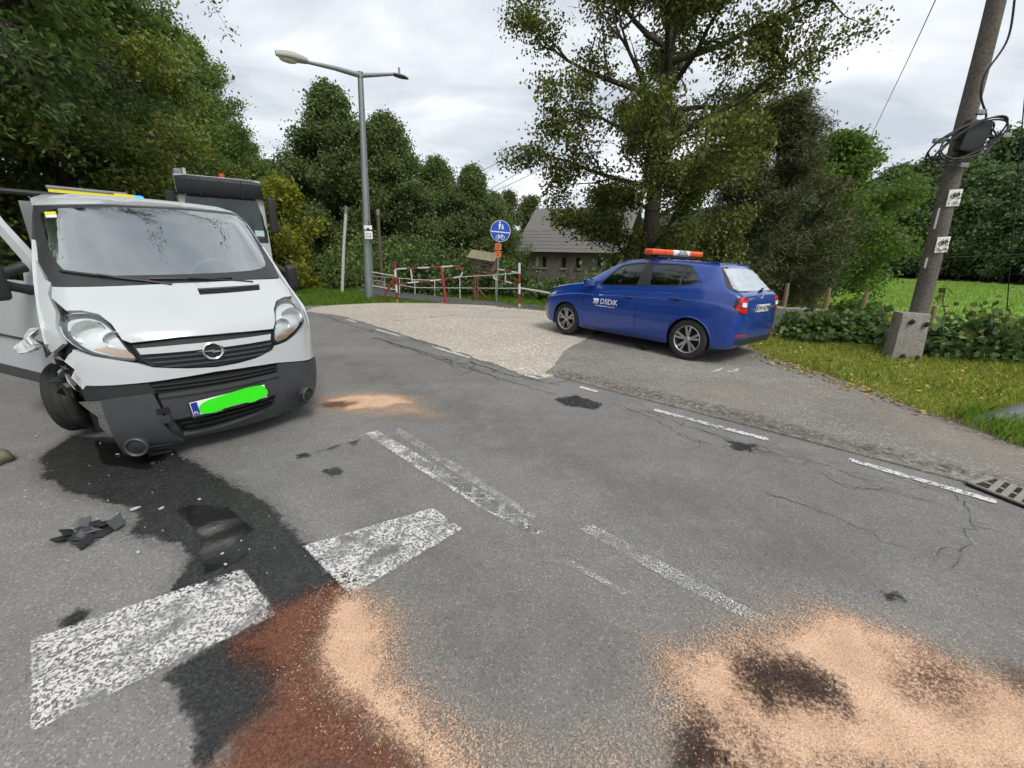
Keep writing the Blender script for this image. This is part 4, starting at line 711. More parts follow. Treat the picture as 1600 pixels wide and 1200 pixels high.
for pts in ([(.60, 1.015), (.49, .97), (.47, .80), (.50, .62), (.46, .585), (0, .58), (-.46, .585), (-.50, .62), (-.47, .80), (-.49, .97), (-.60, 1.015)],):
    q = catmull(pts, 6); MB().tube([(float(car_rear(y, z)[0])-.0005, y, z) for y, z in q], .0045, 5).build('tailgate_seam', DARK, car)
panel('lower_rear_trim', [(-.70, .33), (-.74, .38), (.74, .38), (.70, .33), (.6, .29), (-.6, .29)], CRRf, BLACKP, car, .05, .004, .02)
pb = Vector((float(car_rear(0., .82)[0])-.012, 0, .815)); plate('number_plate', frame(pb, (0, -1, 0), (-.12, 0, 1)), 'DW 4G798', car)
panel('plate_recess', [(-.30, .74), (-.32, .89), (.32, .89), (.30, .74)], CRRf, BLUEP, car, .05, .002, .004)
text('maker_lettering', 'ŠKODA', .05, CHROME, car, frame(Vector((float(car_rear(.36, .945)[0])-.006, .36, .945)), (0, -1, 0), (-.15, 0, 1)), .002)
text('trim_lettering', 'TSI', .04, CHROME, car, frame(Vector((float(car_rear(-.40, .82)[0])-.006, -.40, .82)), (0, -1, 0), (-.15, 0, 1)), .002)
bd = frame(Vector((float(car_rear(0., .965)[0])-.008, 0, .965)), (0, -1, 0), (-.4, 0, 1)); b_ = MB().tube([(.036*math.cos(a), .036*math.sin(a), 0) for a in np.linspace(0, 2*math.pi, 25)], .005, 6).add([(-.02, -.022, 0), (.0, -.022, 0), (.02, .02, 0), (.004, .022, 0), (-.006, .0, .004)], [(0, 1, 4), (1, 2, 4), (2, 3, 4), (3, 0, 4)]).build('badge', CHROME, car, True); b_.matrix_local = bd
yl = lambda x, z: float(car_side(x, z))+.004
tm = frame(Vector((1.475, yl(1.53, .705), .712)), (-1, (yl(1.35, .71)-yl(1.70, .71))/.35, .0), (0, -.01, 1)); lo_ = text('logo', 'DSDiK', .13, WHT, car, tm, .0015)
text('small_lettering', 'Dolnośląska Służba Dróg i Kolei', .031, WHT, car, frame(Vector((1.55, yl(1.55, .63), .635)), (-1, 0, 0), (0, 0, 1)), .001)
mb = MB()
for k in range(3):
    x0 = 1.80-.036*k; mb.tube([(x0, yl(x0, .75), .755), (x0-.015, yl(x0, .70), .72), (x0-.0, yl(x0, .68), .668)], [.012, .012, .006], 6); mb.tube([(x0, yl(x0, .67), .668), (x0-.034, yl(x0-.034, .75), .752)], .008, 6)
mb.build('logo_mark', WHT, car)
wb = empty('warning_light_bar', car.matrix_basis @ Vector((.86, 0, 1.49)), car.rotation_euler); wb.rotation_euler.rotate_axis('Z', math.radians(-9)); tag(wb, 'orange and white warning light bar on the roof of the blue car', 'light bar')
rbox('base', (-.08, -.50, .0), (.08, .50, .035), BLACKP, wb, .012)
for a, b, m_ in ((-.66, -.31, ORANGE), (-.305, .135, PLW), (.14, .34, ORANGE), (.345, .66, ORANGE)): rbox('lamp_cover', (-.10, a, .036), (.10, b, .132), m_, wb, .04, 4)
text('bar_lettering', 'SŁUŻBA', .056, PLT, wb, frame(Vector((-.1025, -.085, .105)), (0, -1, 0), (0, 0, 1)), .001); text('bar_lettering', 'DROGOWA', .052, PLT, wb, frame(Vector((-.1025, -.085, .062)), (0, -1, 0), (0, 0, 1)), .001)
# ---------------------------------------------------------------- lorry behind the van
tr = empty('lorry', (-8.15, 12.4, 0), rot3(-.93, 0, 0).to_euler()); tr.scale = (1., .88, 1.15); tag(tr, 'white lorry cab with dark sun visor standing behind the van', 'lorry')
TFR = lambda y, z: (-.10*np.clip((z-1.2)/2.0, 0, 1)-.10*(np.abs(y)/1.15)**3, y, z)
panel('cab_front', [(-1.14, .95), (-1.14, 2.98), (1.14, 2.98), (1.14, .95)], TFR, WHITE, tr, .15, 0, .05)
wsg = [(-1.04, 1.62), (-1.06, 2.50), (1.06, 2.50), (1.04, 1.62), (.5, 1.56), (-.5, 1.56)]
panel('windscreen_frame', [(-1.10, 1.50), (-1.12, 2.62), (1.12, 2.62), (1.10, 1.50)], TFR, TRIM, tr, .15, .006, .02, [wsg]); panel('windscreen', wsg, TFR, glassmat('lorry_glass', (.15, .17, .17), .06, .02, .28), tr, .2, .012, 0); panel('painted_cab_dark', wsg, TFR, DARK, tr, .3, -.15, 0)  # black sheet behind the glass stands in for the shaded cab inside
panel('permit_card', [(.74, 1.66), (.74, 1.80), (1.0, 1.80), (1.0, 1.66)], TFR, mat('pale_green_card', (.55, .75, .66), .6), tr, .1, .016, .0)
mb = MB(); V = []
for y in np.linspace(-1.13, 1.13, 9): V += [(-.12-.06*abs(y)**3, y, 2.98), (.10-.07*abs(y)**3, y, 2.86), (.13-.07*abs(y)**3, y, 2.62), (.10-.07*abs(y)**3, y, 2.54), (-.04-.07*abs(y)**3, y, 2.60)]
mb.add(V, [(5*i+a, 5*i+(a+1) % 5, 5*i+5+(a+1) % 5, 5*i+5+a) for i in range(8) for a in range(5)]+[(0, 1, 2, 3, 4), (44, 43, 42, 41, 40)]); vz = mb.build('sun_visor', mat('smoked_visor', (.010, .011, .014), .35, .2, coat=.0), tr, True, angle=.5)
for y in (-.55, 0, .55): MB().box((-.02, y-.012, 2.52), (.12, y+.012, 2.90)).build('visor_bracket', BLACKP, vz)
MB().box((-1.95, -1.15, .95), (-.11, 1.15, 2.97)).build('cab', WHITE, tr, True, .06); MB().box((-7.2, -1.22, .95), (-2.15, 1.22, 2.2)).build('load_body', mat('lorry_body_grey', (.22, .22, .21), .6, .2), tr, True, .03); MB().box((-7.1, -.45, .65), (-.3, .45, .95)).build('chassis', DARK, tr)
rbox('front_bumper', (-.25, -1.15, .35), (.06, 1.15, .94), WHITE, tr, .05); MB().box((-.02, -.7, 1.02), (.015, .7, 1.42)).build('cab_grille', BLACKP, tr, False, .01)
for sg in (-1, 1):
    rbox('headlight', (.02, sg*.68, .55), (.075, sg*1.02, .75), REFLEC, tr, .03); panel('side_window', [(-1.4, 1.65), (-1.4, 2.5), (-.25, 2.5), (-.22, 1.65)] if sg < 0 else [(.22, 1.65), (.25, 2.5), (1.4, 2.5), (1.4, 1.65)], (lambda x, z: (x, np.full_like(x, -1.156), z)) if sg < 0 else (lambda u, z: (-u, np.full_like(u, 1.156), z)), CARG, tr, .2, .004, .01)
    mr = rbox('mirror', (.02, sg*1.20, 1.75), (.16, sg*1.44, 2.58), BLACKP, tr, .05)
    for z0, z1 in ((2.55, 2.52), (1.85, 1.88)): MB().tube([(-.10, sg*1.13, z0), (.10, sg*1.32, z1)], .025, 6).build('mirror_arm', BLACKP, mr, True)
    wheel(tr, (-1.05, sg*.98, .50), .50, .30, sg, STEEL, 0, 0, 0); wheel(tr, (-5.6, sg*.98, .50), .50, .30, sg, STEEL, 0, 0, 0)
    MB().box((-1.6, sg*1.14, .62), (-.5, sg*1.18, 1.0)).build('step_panel', WHITE, tr)
rbox('air_deflector', (-1.2, -1.12, 2.97), (-.7, -.9, 3.16), GALV, tr, .05); MB().tube([(-.25, -.85, 2.97), (-.25, -.85, 3.12)], .05, 10).build('beacon', mat('clear_beacon', (.7, .7, .68), .3), tr, True); MB().tube([(-.3, .1, 2.97), (-.3, .1, 3.08)], .08, 12).build('orange_beacon', ORANGE, tr, True); MB().tube([(-.2, -.9, 2.97), (-.25, -.92, 3.9)], .006, 5).build('aerial', CABLE, tr)
# ---------------------------------------------------------------- street lamp and posts
b = Gp(578, 470); base = empty('street_lamp', b); tag(base, 'tall grey street lamp post with two arms beside the path', 'street lamp')
def rel(p): return Vector(p)-Vector(b)
top = rel(D(563, 118, b.y)); MB().tube([(0, 0, -.1), top*.12, top*.45, top*.98, top], [.15, .145, .11, .075, .07], 16).build('post', GALV, base, True, angle=.8)
MB().tube([top+Vector((0, 0, -.05)), top+Vector((0, 0, .08))], .085, 14).build('post_cap', GALV, base, True)
ea = rel(D(480, 97, b.y-1.0)); MB().tube([top, top+(ea-top)*.5+Vector((0, 0, .02)), ea], [.07, .055, .04], 10).build('arm', GALV, base, True)
eb = rel(D(614, 116, b.y+.7)); MB().tube([top, eb], [.06, .038], 10).build('arm', GALV, base, True)
def lamphead(e, d, ln, wd, ht, name, bowl):
    d = d.normalized(); sd_ = d.cross(Vector((0, 0, 1))).normalized(); up = sd_.cross(d); V = []; F_ = []; N = 9; K = 14
    for i in range(N):
        t = i/(N-1); w_ = wd*(.30+.70*math.sin(math.pi*min(1, .12+t*.80))**.7)*(1 if t < .85 else .8-(t-.85)*2.5); h_ = ht*(.45+.55*math.sin(math.pi*min(1, .12+t*.80)))
        for k in range(K):
            a = 2*math.pi*k/K; V.append(e+d*ln*t+sd_*w_*math.cos(a)+up*(h_*math.sin(a) if math.sin(a) > 0 else h_*.45*math.sin(a)))
    F_ = [(i*K+k, i*K+(k+1) % K, (i+1)*K+(k+1) % K, (i+1)*K+k) for i in range(N-1) for k in range(K)]+[tuple(range(K))[::-1], tuple(range((N-1)*K, N*K))]
    h = MB().add(V, F_).build('lamp_head', name, base, True, angle=.9)
    if bowl:
        V = [e+d*ln*(.62+.30*math.cos(a)*c)+sd_*wd*.85*math.sin(a)*c-up*(ht*.42+ht*.45*math.sqrt(max(0, 1-c*c))) for c in (1, .8, .5, .01) for a in np.linspace(0, 2*math.pi, 16, endpoint=False)]
        MB().add(V, [(r*16+k, r*16+(k+1) % 16, (r+1)*16+(k+1) % 16, (r+1)*16+k) for r in range(3) for k in range(16)]).build('lamp_bowl', mat('yellowed_diffuser', (.70, .68, .56), .3, .1), h, True)
lamphead(ea, ea-top, .74, .145, .14, mat('lamp_housing_grey', (.42, .43, .40), .5, .1), True); lamphead(eb, Vector((eb.x-top.x, eb.y-top.y, 0)), .50, .13, .06, mat('dark_lamp_housing', (.13, .14, .15), .5, .1), False)
c_ = eb+(eb-top).normalized()*.22; MB().tube([c_, c_+Vector((0, 0, .16))], .03, 8).build('sensor', GALV, base)
sg_ = empty('lamp_post_signs', D(576, 367, b.y-.25)); tag(sg_, 'two small white signs strapped to the street lamp post', 'sign'); MB().box((-.12, 0, -.12), (.12, .01, .11)).build('lower_sign', WHT, sg_, False, .004); MB().box((-.13, .002, .13), (.12, .012, .27)).build('upper_sign', WHT, sg_, False, .004); MB().box((-.12, -.004, .125), (.12, .0, .155)).box((-.03, -.004, .13), (.03, 0, .20)).build('upper_pictogram', PLT, sg_); MB().box((-.07, -.004, -.05), (.07, -.001, -.04)).box((-.06, -.004, .03), (.06, -.001, .04)).box((-.07, -.004, -.05), (-.06, -.001, .04)).box((.06, -.004, -.08), (.07, -.001, .04)).build('pictogram', PLT, sg_); MB().tube([(0, .02, -.2), (0, .12, -.2), (0, .12, .4), (0, .02, .4)], .012, 6).build('strap', STEEL, sg_)
def post(name, pa, pb, Y, r, m, label, cat, cap=None):
    a = D(*pa, Y); c = D(*pb, Y); e = empty(name, a); tag(e, label, cat); MB().tube([(0, 0, -.3), (c-a)*.5, c-a], [r*1.05, r, r*.95], 12).build('post', m, e, True)
    if cap: MB().tube([(c-a)*.92, (c-a)*.93, c-a], [r*1.15, r*1.2, r*1.2], 12).build('collar', cap, e, True)
    return e
post('pole', (533, 456), (541, 322), 15.6, .055, WHP, 'thin white steel pole left of the street lamp', 'pole', GALV); p_ = post('wooden_post', (597, 446), (590, 327), 18.5, .075, WOODG, 'slim wooden post with a pale cap behind the street lamp', 'post', GALV); MB().box((-.2, -.2, -.9), (.2, .2, .12)).build('concrete_foot', CONC, p_, False, .02)
b2 = base.location; st_ = D(572, 352, b2.y-.1); gy_ = MB().tube([D(583, 471, b2.y-.2), D(576, 372, b2.y-.2)], .012, 6).build('stay_wire', GALV); tag(gy_, 'thin steel stay leaning on the street lamp post', 'cable')
# ---------------------------------------------------------------- striped swing gates and railings
def striped(path, r, n, parent, name='tube', first=0):
    P = catmull(path, 8) if len(path) > 2 else np.array([np.array(path[0])+(np.array(path[1])-np.array(path[0]))*t for t in np.linspace(0, 1, 9)]); d = np.r_[0, np.cumsum(np.linalg.norm(np.diff(P, axis=0), axis=1))]
    for k in range(n):
        ts = np.linspace(d[-1]*k/n, d[-1]*(k+1)/n, 8); Q = np.stack([np.interp(ts, d, P[:, i]) for i in range(3)], 1); MB().tube(Q, r, 10).build(name, REDP if (k+first) % 2 else WHP, parent, True)
def gate(name, Yp, Ye, pp, loop, strut, leg, brace, label, n, sub):
    o = Gp(*pp[0]) if Yp is None else D(*pp[0], Yp); Yp = o.y; e = empty(name, o); tag(e, label, 'gate', 'striped barrier gates'); L = lambda q, Y: np.array(D(*q, Y)-o); x0, x1 = loop[0][0], loop[len(loop)//2][0]
    Yf = lambda x: Yp+(Ye-Yp)*(x-x0)/(x1-x0+1e-9)
    striped([(0, 0, -.15), L(pp[1], Yp)], .038, sub, e, 'gate_post'); striped([L(q, Yf(q[0])) for q in loop], .023, n, e, 'gate_bar')
    MB().tube([L(strut[0], Yf(strut[0][0])), L(strut[1], Yf(strut[1][0]))], .02, 8).build('strut', WHP, e, True)
    if leg: MB().tube([L(leg[0], Yf(leg[0][0])), L(leg[1], Yf(leg[1][0])-.15)], [.04, .045], 8).build('prop_leg', REDP, e, True)
    if brace: MB().tube([L(brace[0], Yp), L(brace[1], Yp-.1)], .03, 8).build('brace', REDP, e, True)
gate('barrier_gate', None, 12.9, ((621, 472), (616.5, 409)), [(618, 420.5), (650, 419), (690, 417), (712, 416), (720.5, 419.5), (722.5, 425), (720, 431), (713, 433.5), (680, 438), (645, 441.5), (620, 444)], ((641.5, 420), (644.5, 441)), ((689.5, 418), (697.5, 477)), ((617, 433), (595, 470.5)), 'longer red and white swing gate left of the blue round sign', 12, 6)
gate('barrier_gate', None, 13.3, ((811.5, 482), (811.5, 411)), [(811, 427), (795, 423.5), (778, 421), (772.5, 423), (771, 428.5), (772, 434.5), (777, 437.5), (795, 441.5), (811, 445.5)], ((790, 423.5), (789.5, 440.5)), None, None, 'shorter red and white gate beside the blue round sign', 8, 5)
def railing(label, posts, rails, Y, r=.017):
    o = D(*posts[0][0], Y(posts[0][0][0])); e = empty('railing', o); tag(e, label, 'railing')
    for a, c in posts: MB().tube([D(*a, Y(a[0]))-o-Vector((0, 0, .1)), D(*c, Y(a[0]))-o], r, 8).build('railing_post', WHP, e, True)
    for L in rails: MB().tube([D(*q, Y(q[0]))-o for q in L], r*.85, 8).build('rail', WHP, e, True)
railing('white tube railing between the street lamp and the longer gate', [((581.5, 471), (578, 424))], [[(578, 424.5), (618, 431.5)], [(580, 446), (619, 453)]], lambda x: 13.5-.2*(x-578)/40)
railing('white tube railing along the far side of the footpath', [((624, 461), (624, 434)), ((648.5, 465.5), (648, 437)), ((679, 469.5), (679, 438)), ((718.5, 473), (718.5, 432.5)), ((775, 476), (775, 427))], [[(624, 434.5), (648, 437), (679, 438)], [(624, 445), (648, 449.5), (679, 449.8), (718, 450), (775, 450.5), (811, 450.5)], [(718, 433), (775, 429.5), (811, 426.5)]], lambda x: 15.6-1.9*(x-624)/187)
railing('white tube railing at the bend of the path behind the lamp', [((550, 438), (550, 428)), ((566, 445), (565, 429)), ((601, 443), (601, 433))], [[(550, 428.5), (565, 429.5), (601, 433.5), (624, 434.5)], [(566, 437), (601, 440)]], lambda x: 18.5-2.9*(x-550)/74)
rr = MB().tube([D(811, 450, 12.4), D(840, 454.5, 11.8), D(864, 459, 11.2), D(905, 466, 10.4)], .026, 8).build('rail', WHP, None, True); tag(rr, 'single white tube rail running from the shorter gate towards the car', 'railing')
rb = empty('rusty_frame', D(744, 471, 14.2)); tag(rb, 'rusty braced tube frame under the wooden notice board', 'frame'); o = rb.location
for a, c in (((743, 471), (742.5, 432)), ((747, 471), (746, 432)), ((745, 449), (768, 475)), ((741, 452), (742, 471))): MB().tube([D(*a, 14.2)-o, D(*c, 14.2)-o], .03, 8).build('tube', RUST, rb, True)
# notice board
nb = empty('notice_board', D(752, 470, 15.2)); tag(nb, 'weathered wooden notice board with a small tiled roof', 'notice board'); o = nb.location; bl, br_, tl_ = D(735, 429, 15.4)-o, D(773, 436, 14.9)-o, D(736, 403, 15.4)-o
ux = br_-bl; uz = tl_-bl; un = ux.cross(uz).normalized()
for k in range(6):
    V = [bl+ux*s+uz*t+un*d for d in (0, .04) for s, t in ((0, k/6), (1, k/6), (1, (k+.96)/6), (0, (k+.96)/6))]; MB().add(V, [(0, 1, 2, 3), (4, 7, 6, 5), (0, 4, 5, 1), (1, 5, 6, 2), (2, 6, 7, 3), (3, 7, 4, 0)]).build('board', mat('pale_board_wood', (.27, .215, .17), .85, .25, 7, fine=40) if 'pale_board_wood' not in MATS else MATS['pale_board_wood'], nb)
mb = MB()
for t0, s0, s1 in ((.20, .12, .9), (.42, .2, .9), (.62, .2, .85), (.82, .5, .95)): mb.tube([bl+ux*(s0+(s1-s0)*q)+uz*(t0+.03*math.sin(q*9+t0*20))+un*.045 for q in np.linspace(0, 1, 9)], .012, 5)
mb.tube([bl+ux*(.12-.06*math.sin(a))+uz*(.42+.2*math.cos(a))+un*.045 for a in np.linspace(0, 3.1, 8)], .012, 5).build('carved_lines', DARK, nb)
for s in (.12, .88): MB().tube([bl+ux*s+uz*1.1-un*.04, bl+ux*s-uz*1.35-un*.04], .05, 8).build('leg', WOODG, nb, True)
for k in range(7):
    a = k/7; V = []
    for s in (a, a+.5/7, a+1/7):
        bm_ = .03*math.sin((s-a)*7*math.pi); V += [tl_+ux*(s*1.12-.06)+uz*.50+un*(bm_-.10), tl_+ux*(s*1.12-.06)+uz*.03+un*(.20+bm_)]
    MB().add(V, [(0, 1, 3, 2), (2, 3, 5, 4)]).build('roof_tile', mat('lichen_tile', (.27, .24, .16), .9, .4, 9, bump=.4, bs=40) if k == 0 else MATS['lichen_tile'], nb, True)
# round blue sign
sn = empty('traffic_sign', Gp(775, 474)); tag(sn, 'round blue footpath and cycle sign on a grey post', 'sign'); o = sn.location; ct_ = D(782, 361, o.y)-o; MB().tube([(0, 0, -.2), ct_+Vector((-.02, .05, .32))], .032, 10).build('sign_post', GALV, sn, True)
R_ = .31; fm = frame(ct_, (1, .0, -.03), (0, 0, 1)) @ Matrix.Rotation(0, 4, 'Z')
def flat(pts, m_, nm, z0, z1, parent=sn):
    n = len(pts); V = [fm @ Vector((x, y, z)) for z in (z0, z1) for x, y in pts]; return MB().add(V, [tuple(range(n))[::-1], tuple(range(n, 2*n))]+[(i, (i+1) % n, n+(i+1) % n, n+i) for i in range(n)]).build(nm, m_, parent)
cir = lambda r, cx=0, cy=0, n=40: [(cx+r*math.cos(a), cy+r*math.sin(a)) for a in np.linspace(0, 2*math.pi, n, endpoint=False)]
flat(cir(R_), WHT, 'sign_rim', -.01, .0); flat(cir(R_*.955), SIGNB, 'sign_disc', .001, .004); flat([(-R_*.94, .00), (R_*.93, -.03), (R_*.93, -.06), (-R_*.94, -.03)], WHT, 'divider', .005, .008)
def bike(mk, cx, cy, s, m_, parent):
    def ring(x, y, r): mk([(x+r*math.cos(a), y+r*math.sin(a)) for a in np.linspace(0, 2*math.pi, 20)], m_, parent)
    for dx in (-1, 1): ring(cx+dx*.95*s, cy-.3*s, .62*s)
    for L in ([(-.95, -.3), (-.55, .45), (.55, .5), (.95, -.3)], [(-.55, .45), (0, -.35), (.55, .5)], [(-.95, -.3), (0, -.35)], [(.95, -.3), (.45, .85), (.75, .95)], [(-.75, .75), (-.4, .75)]): mk([(cx+x*s, cy+y*s) for x, y in L], m_, parent)
def mkline(M_, r, z): return lambda pts, m_, parent: MB().tube([M_ @ Vector((x, y, z)) for x, y in pts], r, 5).build('cycle_symbol', m_, parent)
bike(mkline(fm, .009, .008), .0, -.165, .085, WHT, sn)
flat([(-.02, .05), (-.055, .05), (-.05, .14), (-.065, .15), (-.05, .21), (.0, .21), (.02, .14), (-.01, .13)], WHT, 'adult_symbol', .005, .008); flat(cir(.026, -.025, .245, 14), WHT, 'head_symbol', .005, .008); flat([(.03, .05), (.055, .05), (.06, .10), (.085, .05), (.10, .06), (.08, .15), (.04, .15)], WHT, 'child_symbol', .005, .008); flat(cir(.02, .062, .175, 12), WHT, 'head_symbol', .005, .008)
for k in range(2): flat([(-.15, -.37-.22*k), (.05, -.37-.22*k), (.05, -.555-.22*k), (-.15, -.555-.22*k)], ORT, 'orange_tag', -.005, .003); flat([(-.11, -.41-.22*k), (.0, -.41-.22*k), (.0, -.425-.22*k), (-.11, -.425-.22*k)], PLT, 'tag_print', .004, .005); flat([(-.10, -.46-.22*k), (-.01, -.46-.22*k), (-.02, -.52-.22*k), (-.09, -.52-.22*k)], mat('tag_red', (.45, .05, .02), .6) if k == 0 else MATS['tag_red'], 'tag_print', .004, .005)
# ---------------------------------------------------------------- barn
A0, A1, Rg = D(815, 389, 33), D(962, 391, 29.6), D(866, 337, 36)
bn = empty('barn', (A0.x, A0.y, -2.05)); tag(bn, 'old grey rendered barn with a steep grey slate roof', 'building'); o = bn.location
dx = Vector((A1.x-A0.x, A1.y-A0.y, 0)); Lb = dx.length; dx.normalize(); dn = Vector((dx.y, -dx.x, 0)); ev = A0.z-o.z; dp = 6.5
BW = mat('grey_render', (.17, .155, .135), .95, .3, 1.3, fine=14, bump=.5, bs=16, dirt=((.07, .066, .06), 1.1, .5)); SLATE = mat('weathered_slate', (.20, .19, .18), .9, .3, 3, fine=20, bump=.4, bs=25)
wins = [(.42, .95), (1.35, .95), (1.95, .95), (3.5, .95), (4.6, .95), (6.2, .95)]; hz = [[(x-.16, ev-1.25), (x+.16, ev-1.25), (x+.16, ev-.55), (x-.16, ev-.55)] for x, _ in wins]
WS = lambda u, v: tuple((np.array(dx)[:, None]*u+np.array([0, 0, 1.])[:, None]*v))
wall = panel('front_wall', [(0, 0), (Lb, 0), (Lb, ev), (0, ev)], WS, BW, bn, .6, 0, .35, hz, 0, False)
for q in hz:
    wf = panel('window', [(q[0][0]-.06, q[0][1]-.06), (q[1][0]+.06, q[0][1]-.06), (q[1][0]+.06, q[2][1]+.06), (q[0][0]-.06, q[2][1]+.06)], WS, WOODG, bn, .3, .02, .06, [q], 0, False); panel('pane', q, WS, DARK if q is not hz[1] else mat('pale_pane', (.5, .5, .47), .4), wf, .3, -.12, 0); panel('sill', [(q[0][0]-.1, q[0][1]-.16), (q[1][0]+.1, q[0][1]-.16), (q[1][0]+.1, q[0][1]-.065), (q[0][0]-.1, q[0][1]-.065)], WS, CONC, wf, .3, .08, .1)
rh = Rg.z-A0.z+.2
GS = lambda u, v: tuple((np.array(-dn)[:, None]*u+np.array([0, 0, 1.])[:, None]*v)); g_ = panel('gable_wall', [(0, 0), (0, ev), (dp*.5, ev+rh*.93), (dp, ev), (dp, 0)][::-1], GS, BW, bn, .6, 0, .3, (), 0, False)
V = [Vector((0, 0, ev+.0))+dn*.02, dx*Lb+Vector((0, 0, ev))+dn*.02, dx*Lb-dn*dp+Vector((0, 0, ev)), -dn*dp+Vector((0, 0, ev))]; MB().add([p*1. for p in V]+[p-Vector((0, 0, .02)) for p in V], [(0, 1, 2, 3), (7, 6, 5, 4)]).build('attic_floor', DARK, bn)
up_ = (-dn*dp*.5+Vector((0, 0, rh))); nr = dx.cross(up_).normalized()
if nr.z < 0: nr = -nr
NR, NC = 13, 46; slate = None
for i in range(NR):
    for j in range(NC):
        if j*(Lb+1.2)/NC > 10.5: continue
        r_s = random.uniform(-.5, .5); p0 = -dx*.6+dx*((j+(i % 2)*.5)*(Lb+1.2)/NC)+dn*.35+Vector((0, 0, ev-.2))+up_*(1.18*i/NR)
        if slate is None:
            sx = (Lb+1.2)/NC*.97; sy = 1.18/NR*1.25; V = [Vector((0, 0, 0)), dx*sx, dx*sx+up_*sy, up_*sy]; V2 = [V[0]+nr*.032, V[1]+nr*.032, V[2]+nr*.008, V[3]+nr*.008]; V1 = [V[0]+nr*.012, V[1]+nr*.012, V[2], V[3]]
            slate = MB().add(V1+V2, [(0, 3, 2, 1), (4, 5, 6, 7), (0, 1, 5, 4), (1, 2, 6, 5), (2, 3, 7, 6), (3, 0, 4, 7)]).build('slate', SLATE, bn); slate.location = p0
        elif i*NC+j < 10**6 and sum(1 for _ in ()) == 0:
            if len(bn.children) < 300: c = slate.copy(); COL.objects.link(c); c.parent = bn; c.location = p0+nr*(.012*r_s)
V = [-dx*.6+dn*.33+Vector((0, 0, ev-.22)), dx*(Lb+.6)+dn*.33+Vector((0, 0, ev-.22)), dx*(Lb+.6)+dn*.33+Vector((0, 0, ev-.22))+up_*1.18, -dx*.6+dn*.33+Vector((0, 0, ev-.22))+up_*1.18]; T2 = V[3]; T3 = V[2]; bk = [T3-dn*dp*.62-Vector((0, 0, rh*1.18)), T2-dn*dp*.62-Vector((0, 0, rh*1.18))]
MB().add(V+bk, [(0, 1, 2, 3), (3, 2, 4, 5)]).build('roof', SLATE, bn)
# ---------------------------------------------------------------- culvert wall, fence stakes, utility pole
a, c = Gp(1195, 518, -.25), D(1306, 520, 8.45); cw = empty('culvert_wall', (5.3, 9.0, -.5)); tag(cw, 'low grey concrete parapet wall behind the blue car', 'wall'); o = cw.location
pa, pb = D(1190, 480, 9.2), D(1306, 487, 8.3); ex = Vector((pb.x-pa.x, pb.y-pa.y, 0)); pa = pa-ex*.6; ex = ex*1.6; exn = ex.normalized(); bk_ = Vector((-exn.y, exn.x, 0)); N = 14; V = []
for i in range(N+1):
    q = pa+ex*(i/N)-o; zt = pa.z+(pb.z-pa.z)*(i/N-.375)/.625-o.z+.012*math.sin(i*2.1)
    for t, z in ((0, -1.2), (0, zt), (.32, zt+.01), (.32, -1.2)): V.append(Vector((q.x, q.y, 0))+bk_*t+Vector((0, 0, z)))
MB().add(V, [(4*i+k, 4*i+(k+1) % 4, 4*i+4+(k+1) % 4, 4*i+4+k) for i in range(N) for k in range(4)]+[(0, 1, 2, 3), (4*N+3, 4*N+2, 4*N+1, 4*N)]).build('parapet', CONC, cw, False, .012)
for q0, q1, Y, lb_ in (((1225, 478), (1231, 443), 11.6, 'wooden fence stake nearest the blue car behind the parapet'), ((1290, 481), (1296, 450), 11.2, 'wooden fence stake above the right half of the parapet'), ((1346, 484), (1356, 455), 11.0, 'tilted wooden fence stake just left of the utility pole'), ((1456, 500), (1461, 478), 11.5, 'short grey fence stake right of the utility pole')):
    a_, c_ = D(*q0, Y), D(*q1, Y); e = empty('fence_stake', a_); tag(e, lb_, 'stake', 'fence stakes'); MB().tube([(0, 0, -.9), (c_-a_)*.5, (c_-a_)], [.065, .06, .05], 7).build('stake', mat('stake_wood', (.24, .165, .10), .85, .3, 8, bump=.4, bs=30) if 'stake_wood' not in MATS else MATS['stake_wood'], e)
pb0 = Gp(1418, 566); up0 = empty('utility_pole', pb0); tag(up0, 'leaning wooden utility pole bolted to a concrete foot', 'utility pole'); o = Vector(pb0); Yp = pb0.y+.1
q = [D(x, y, Yp)-o for x, y in ((1392, 566), (1440, 572), (1456, 491), (1412, 489))]; q[0].z = q[1].z = -.25; bk_ = Vector((.06, .26, 0)); V = q+[p+bk_ for p in q]
MB().add(V, [(0, 1, 2, 3), (5, 4, 7, 6), (0, 4, 5, 1), (1, 5, 6, 2), (2, 6, 7, 3), (3, 7, 4, 0)]).build('concrete_foot', CONC, up0, False, .018)
for x, y in ((1424, 503), (1447, 507), (1410, 557), (1432, 559)):
    p_ = D(x, y, Yp-.02)-o; MB().tube([p_+Vector((0, .06, 0)), p_-Vector((0, .05, 0))], .022, 6).tube([p_-Vector((0, .005, 0)), p_-Vector((0, .015, 0))], .045, 8).build('bolt', STEEL, up0)
l0, l1 = D(1428, 516, Yp+.22)-o, D(1566, -40, Yp+.22)-o; PP = lambda t: l0+(l1-l0)*t; MB().tube([PP(t)+Vector((.01*math.sin(t*9), 0, 0)) for t in np.linspace(0, 1.5, 16)], list(np.linspace(.122, .088, 16)), 18).build('pole', POLEW, up0, True)
def onpole(y_px): return PP((516-y_px)/556.)
fp = lambda y_px, w_, h_, d_=.0: (onpole(y_px)+Vector((0, -.135-d_, 0)), w_, h_)
ax = (l1-l0).normalized()
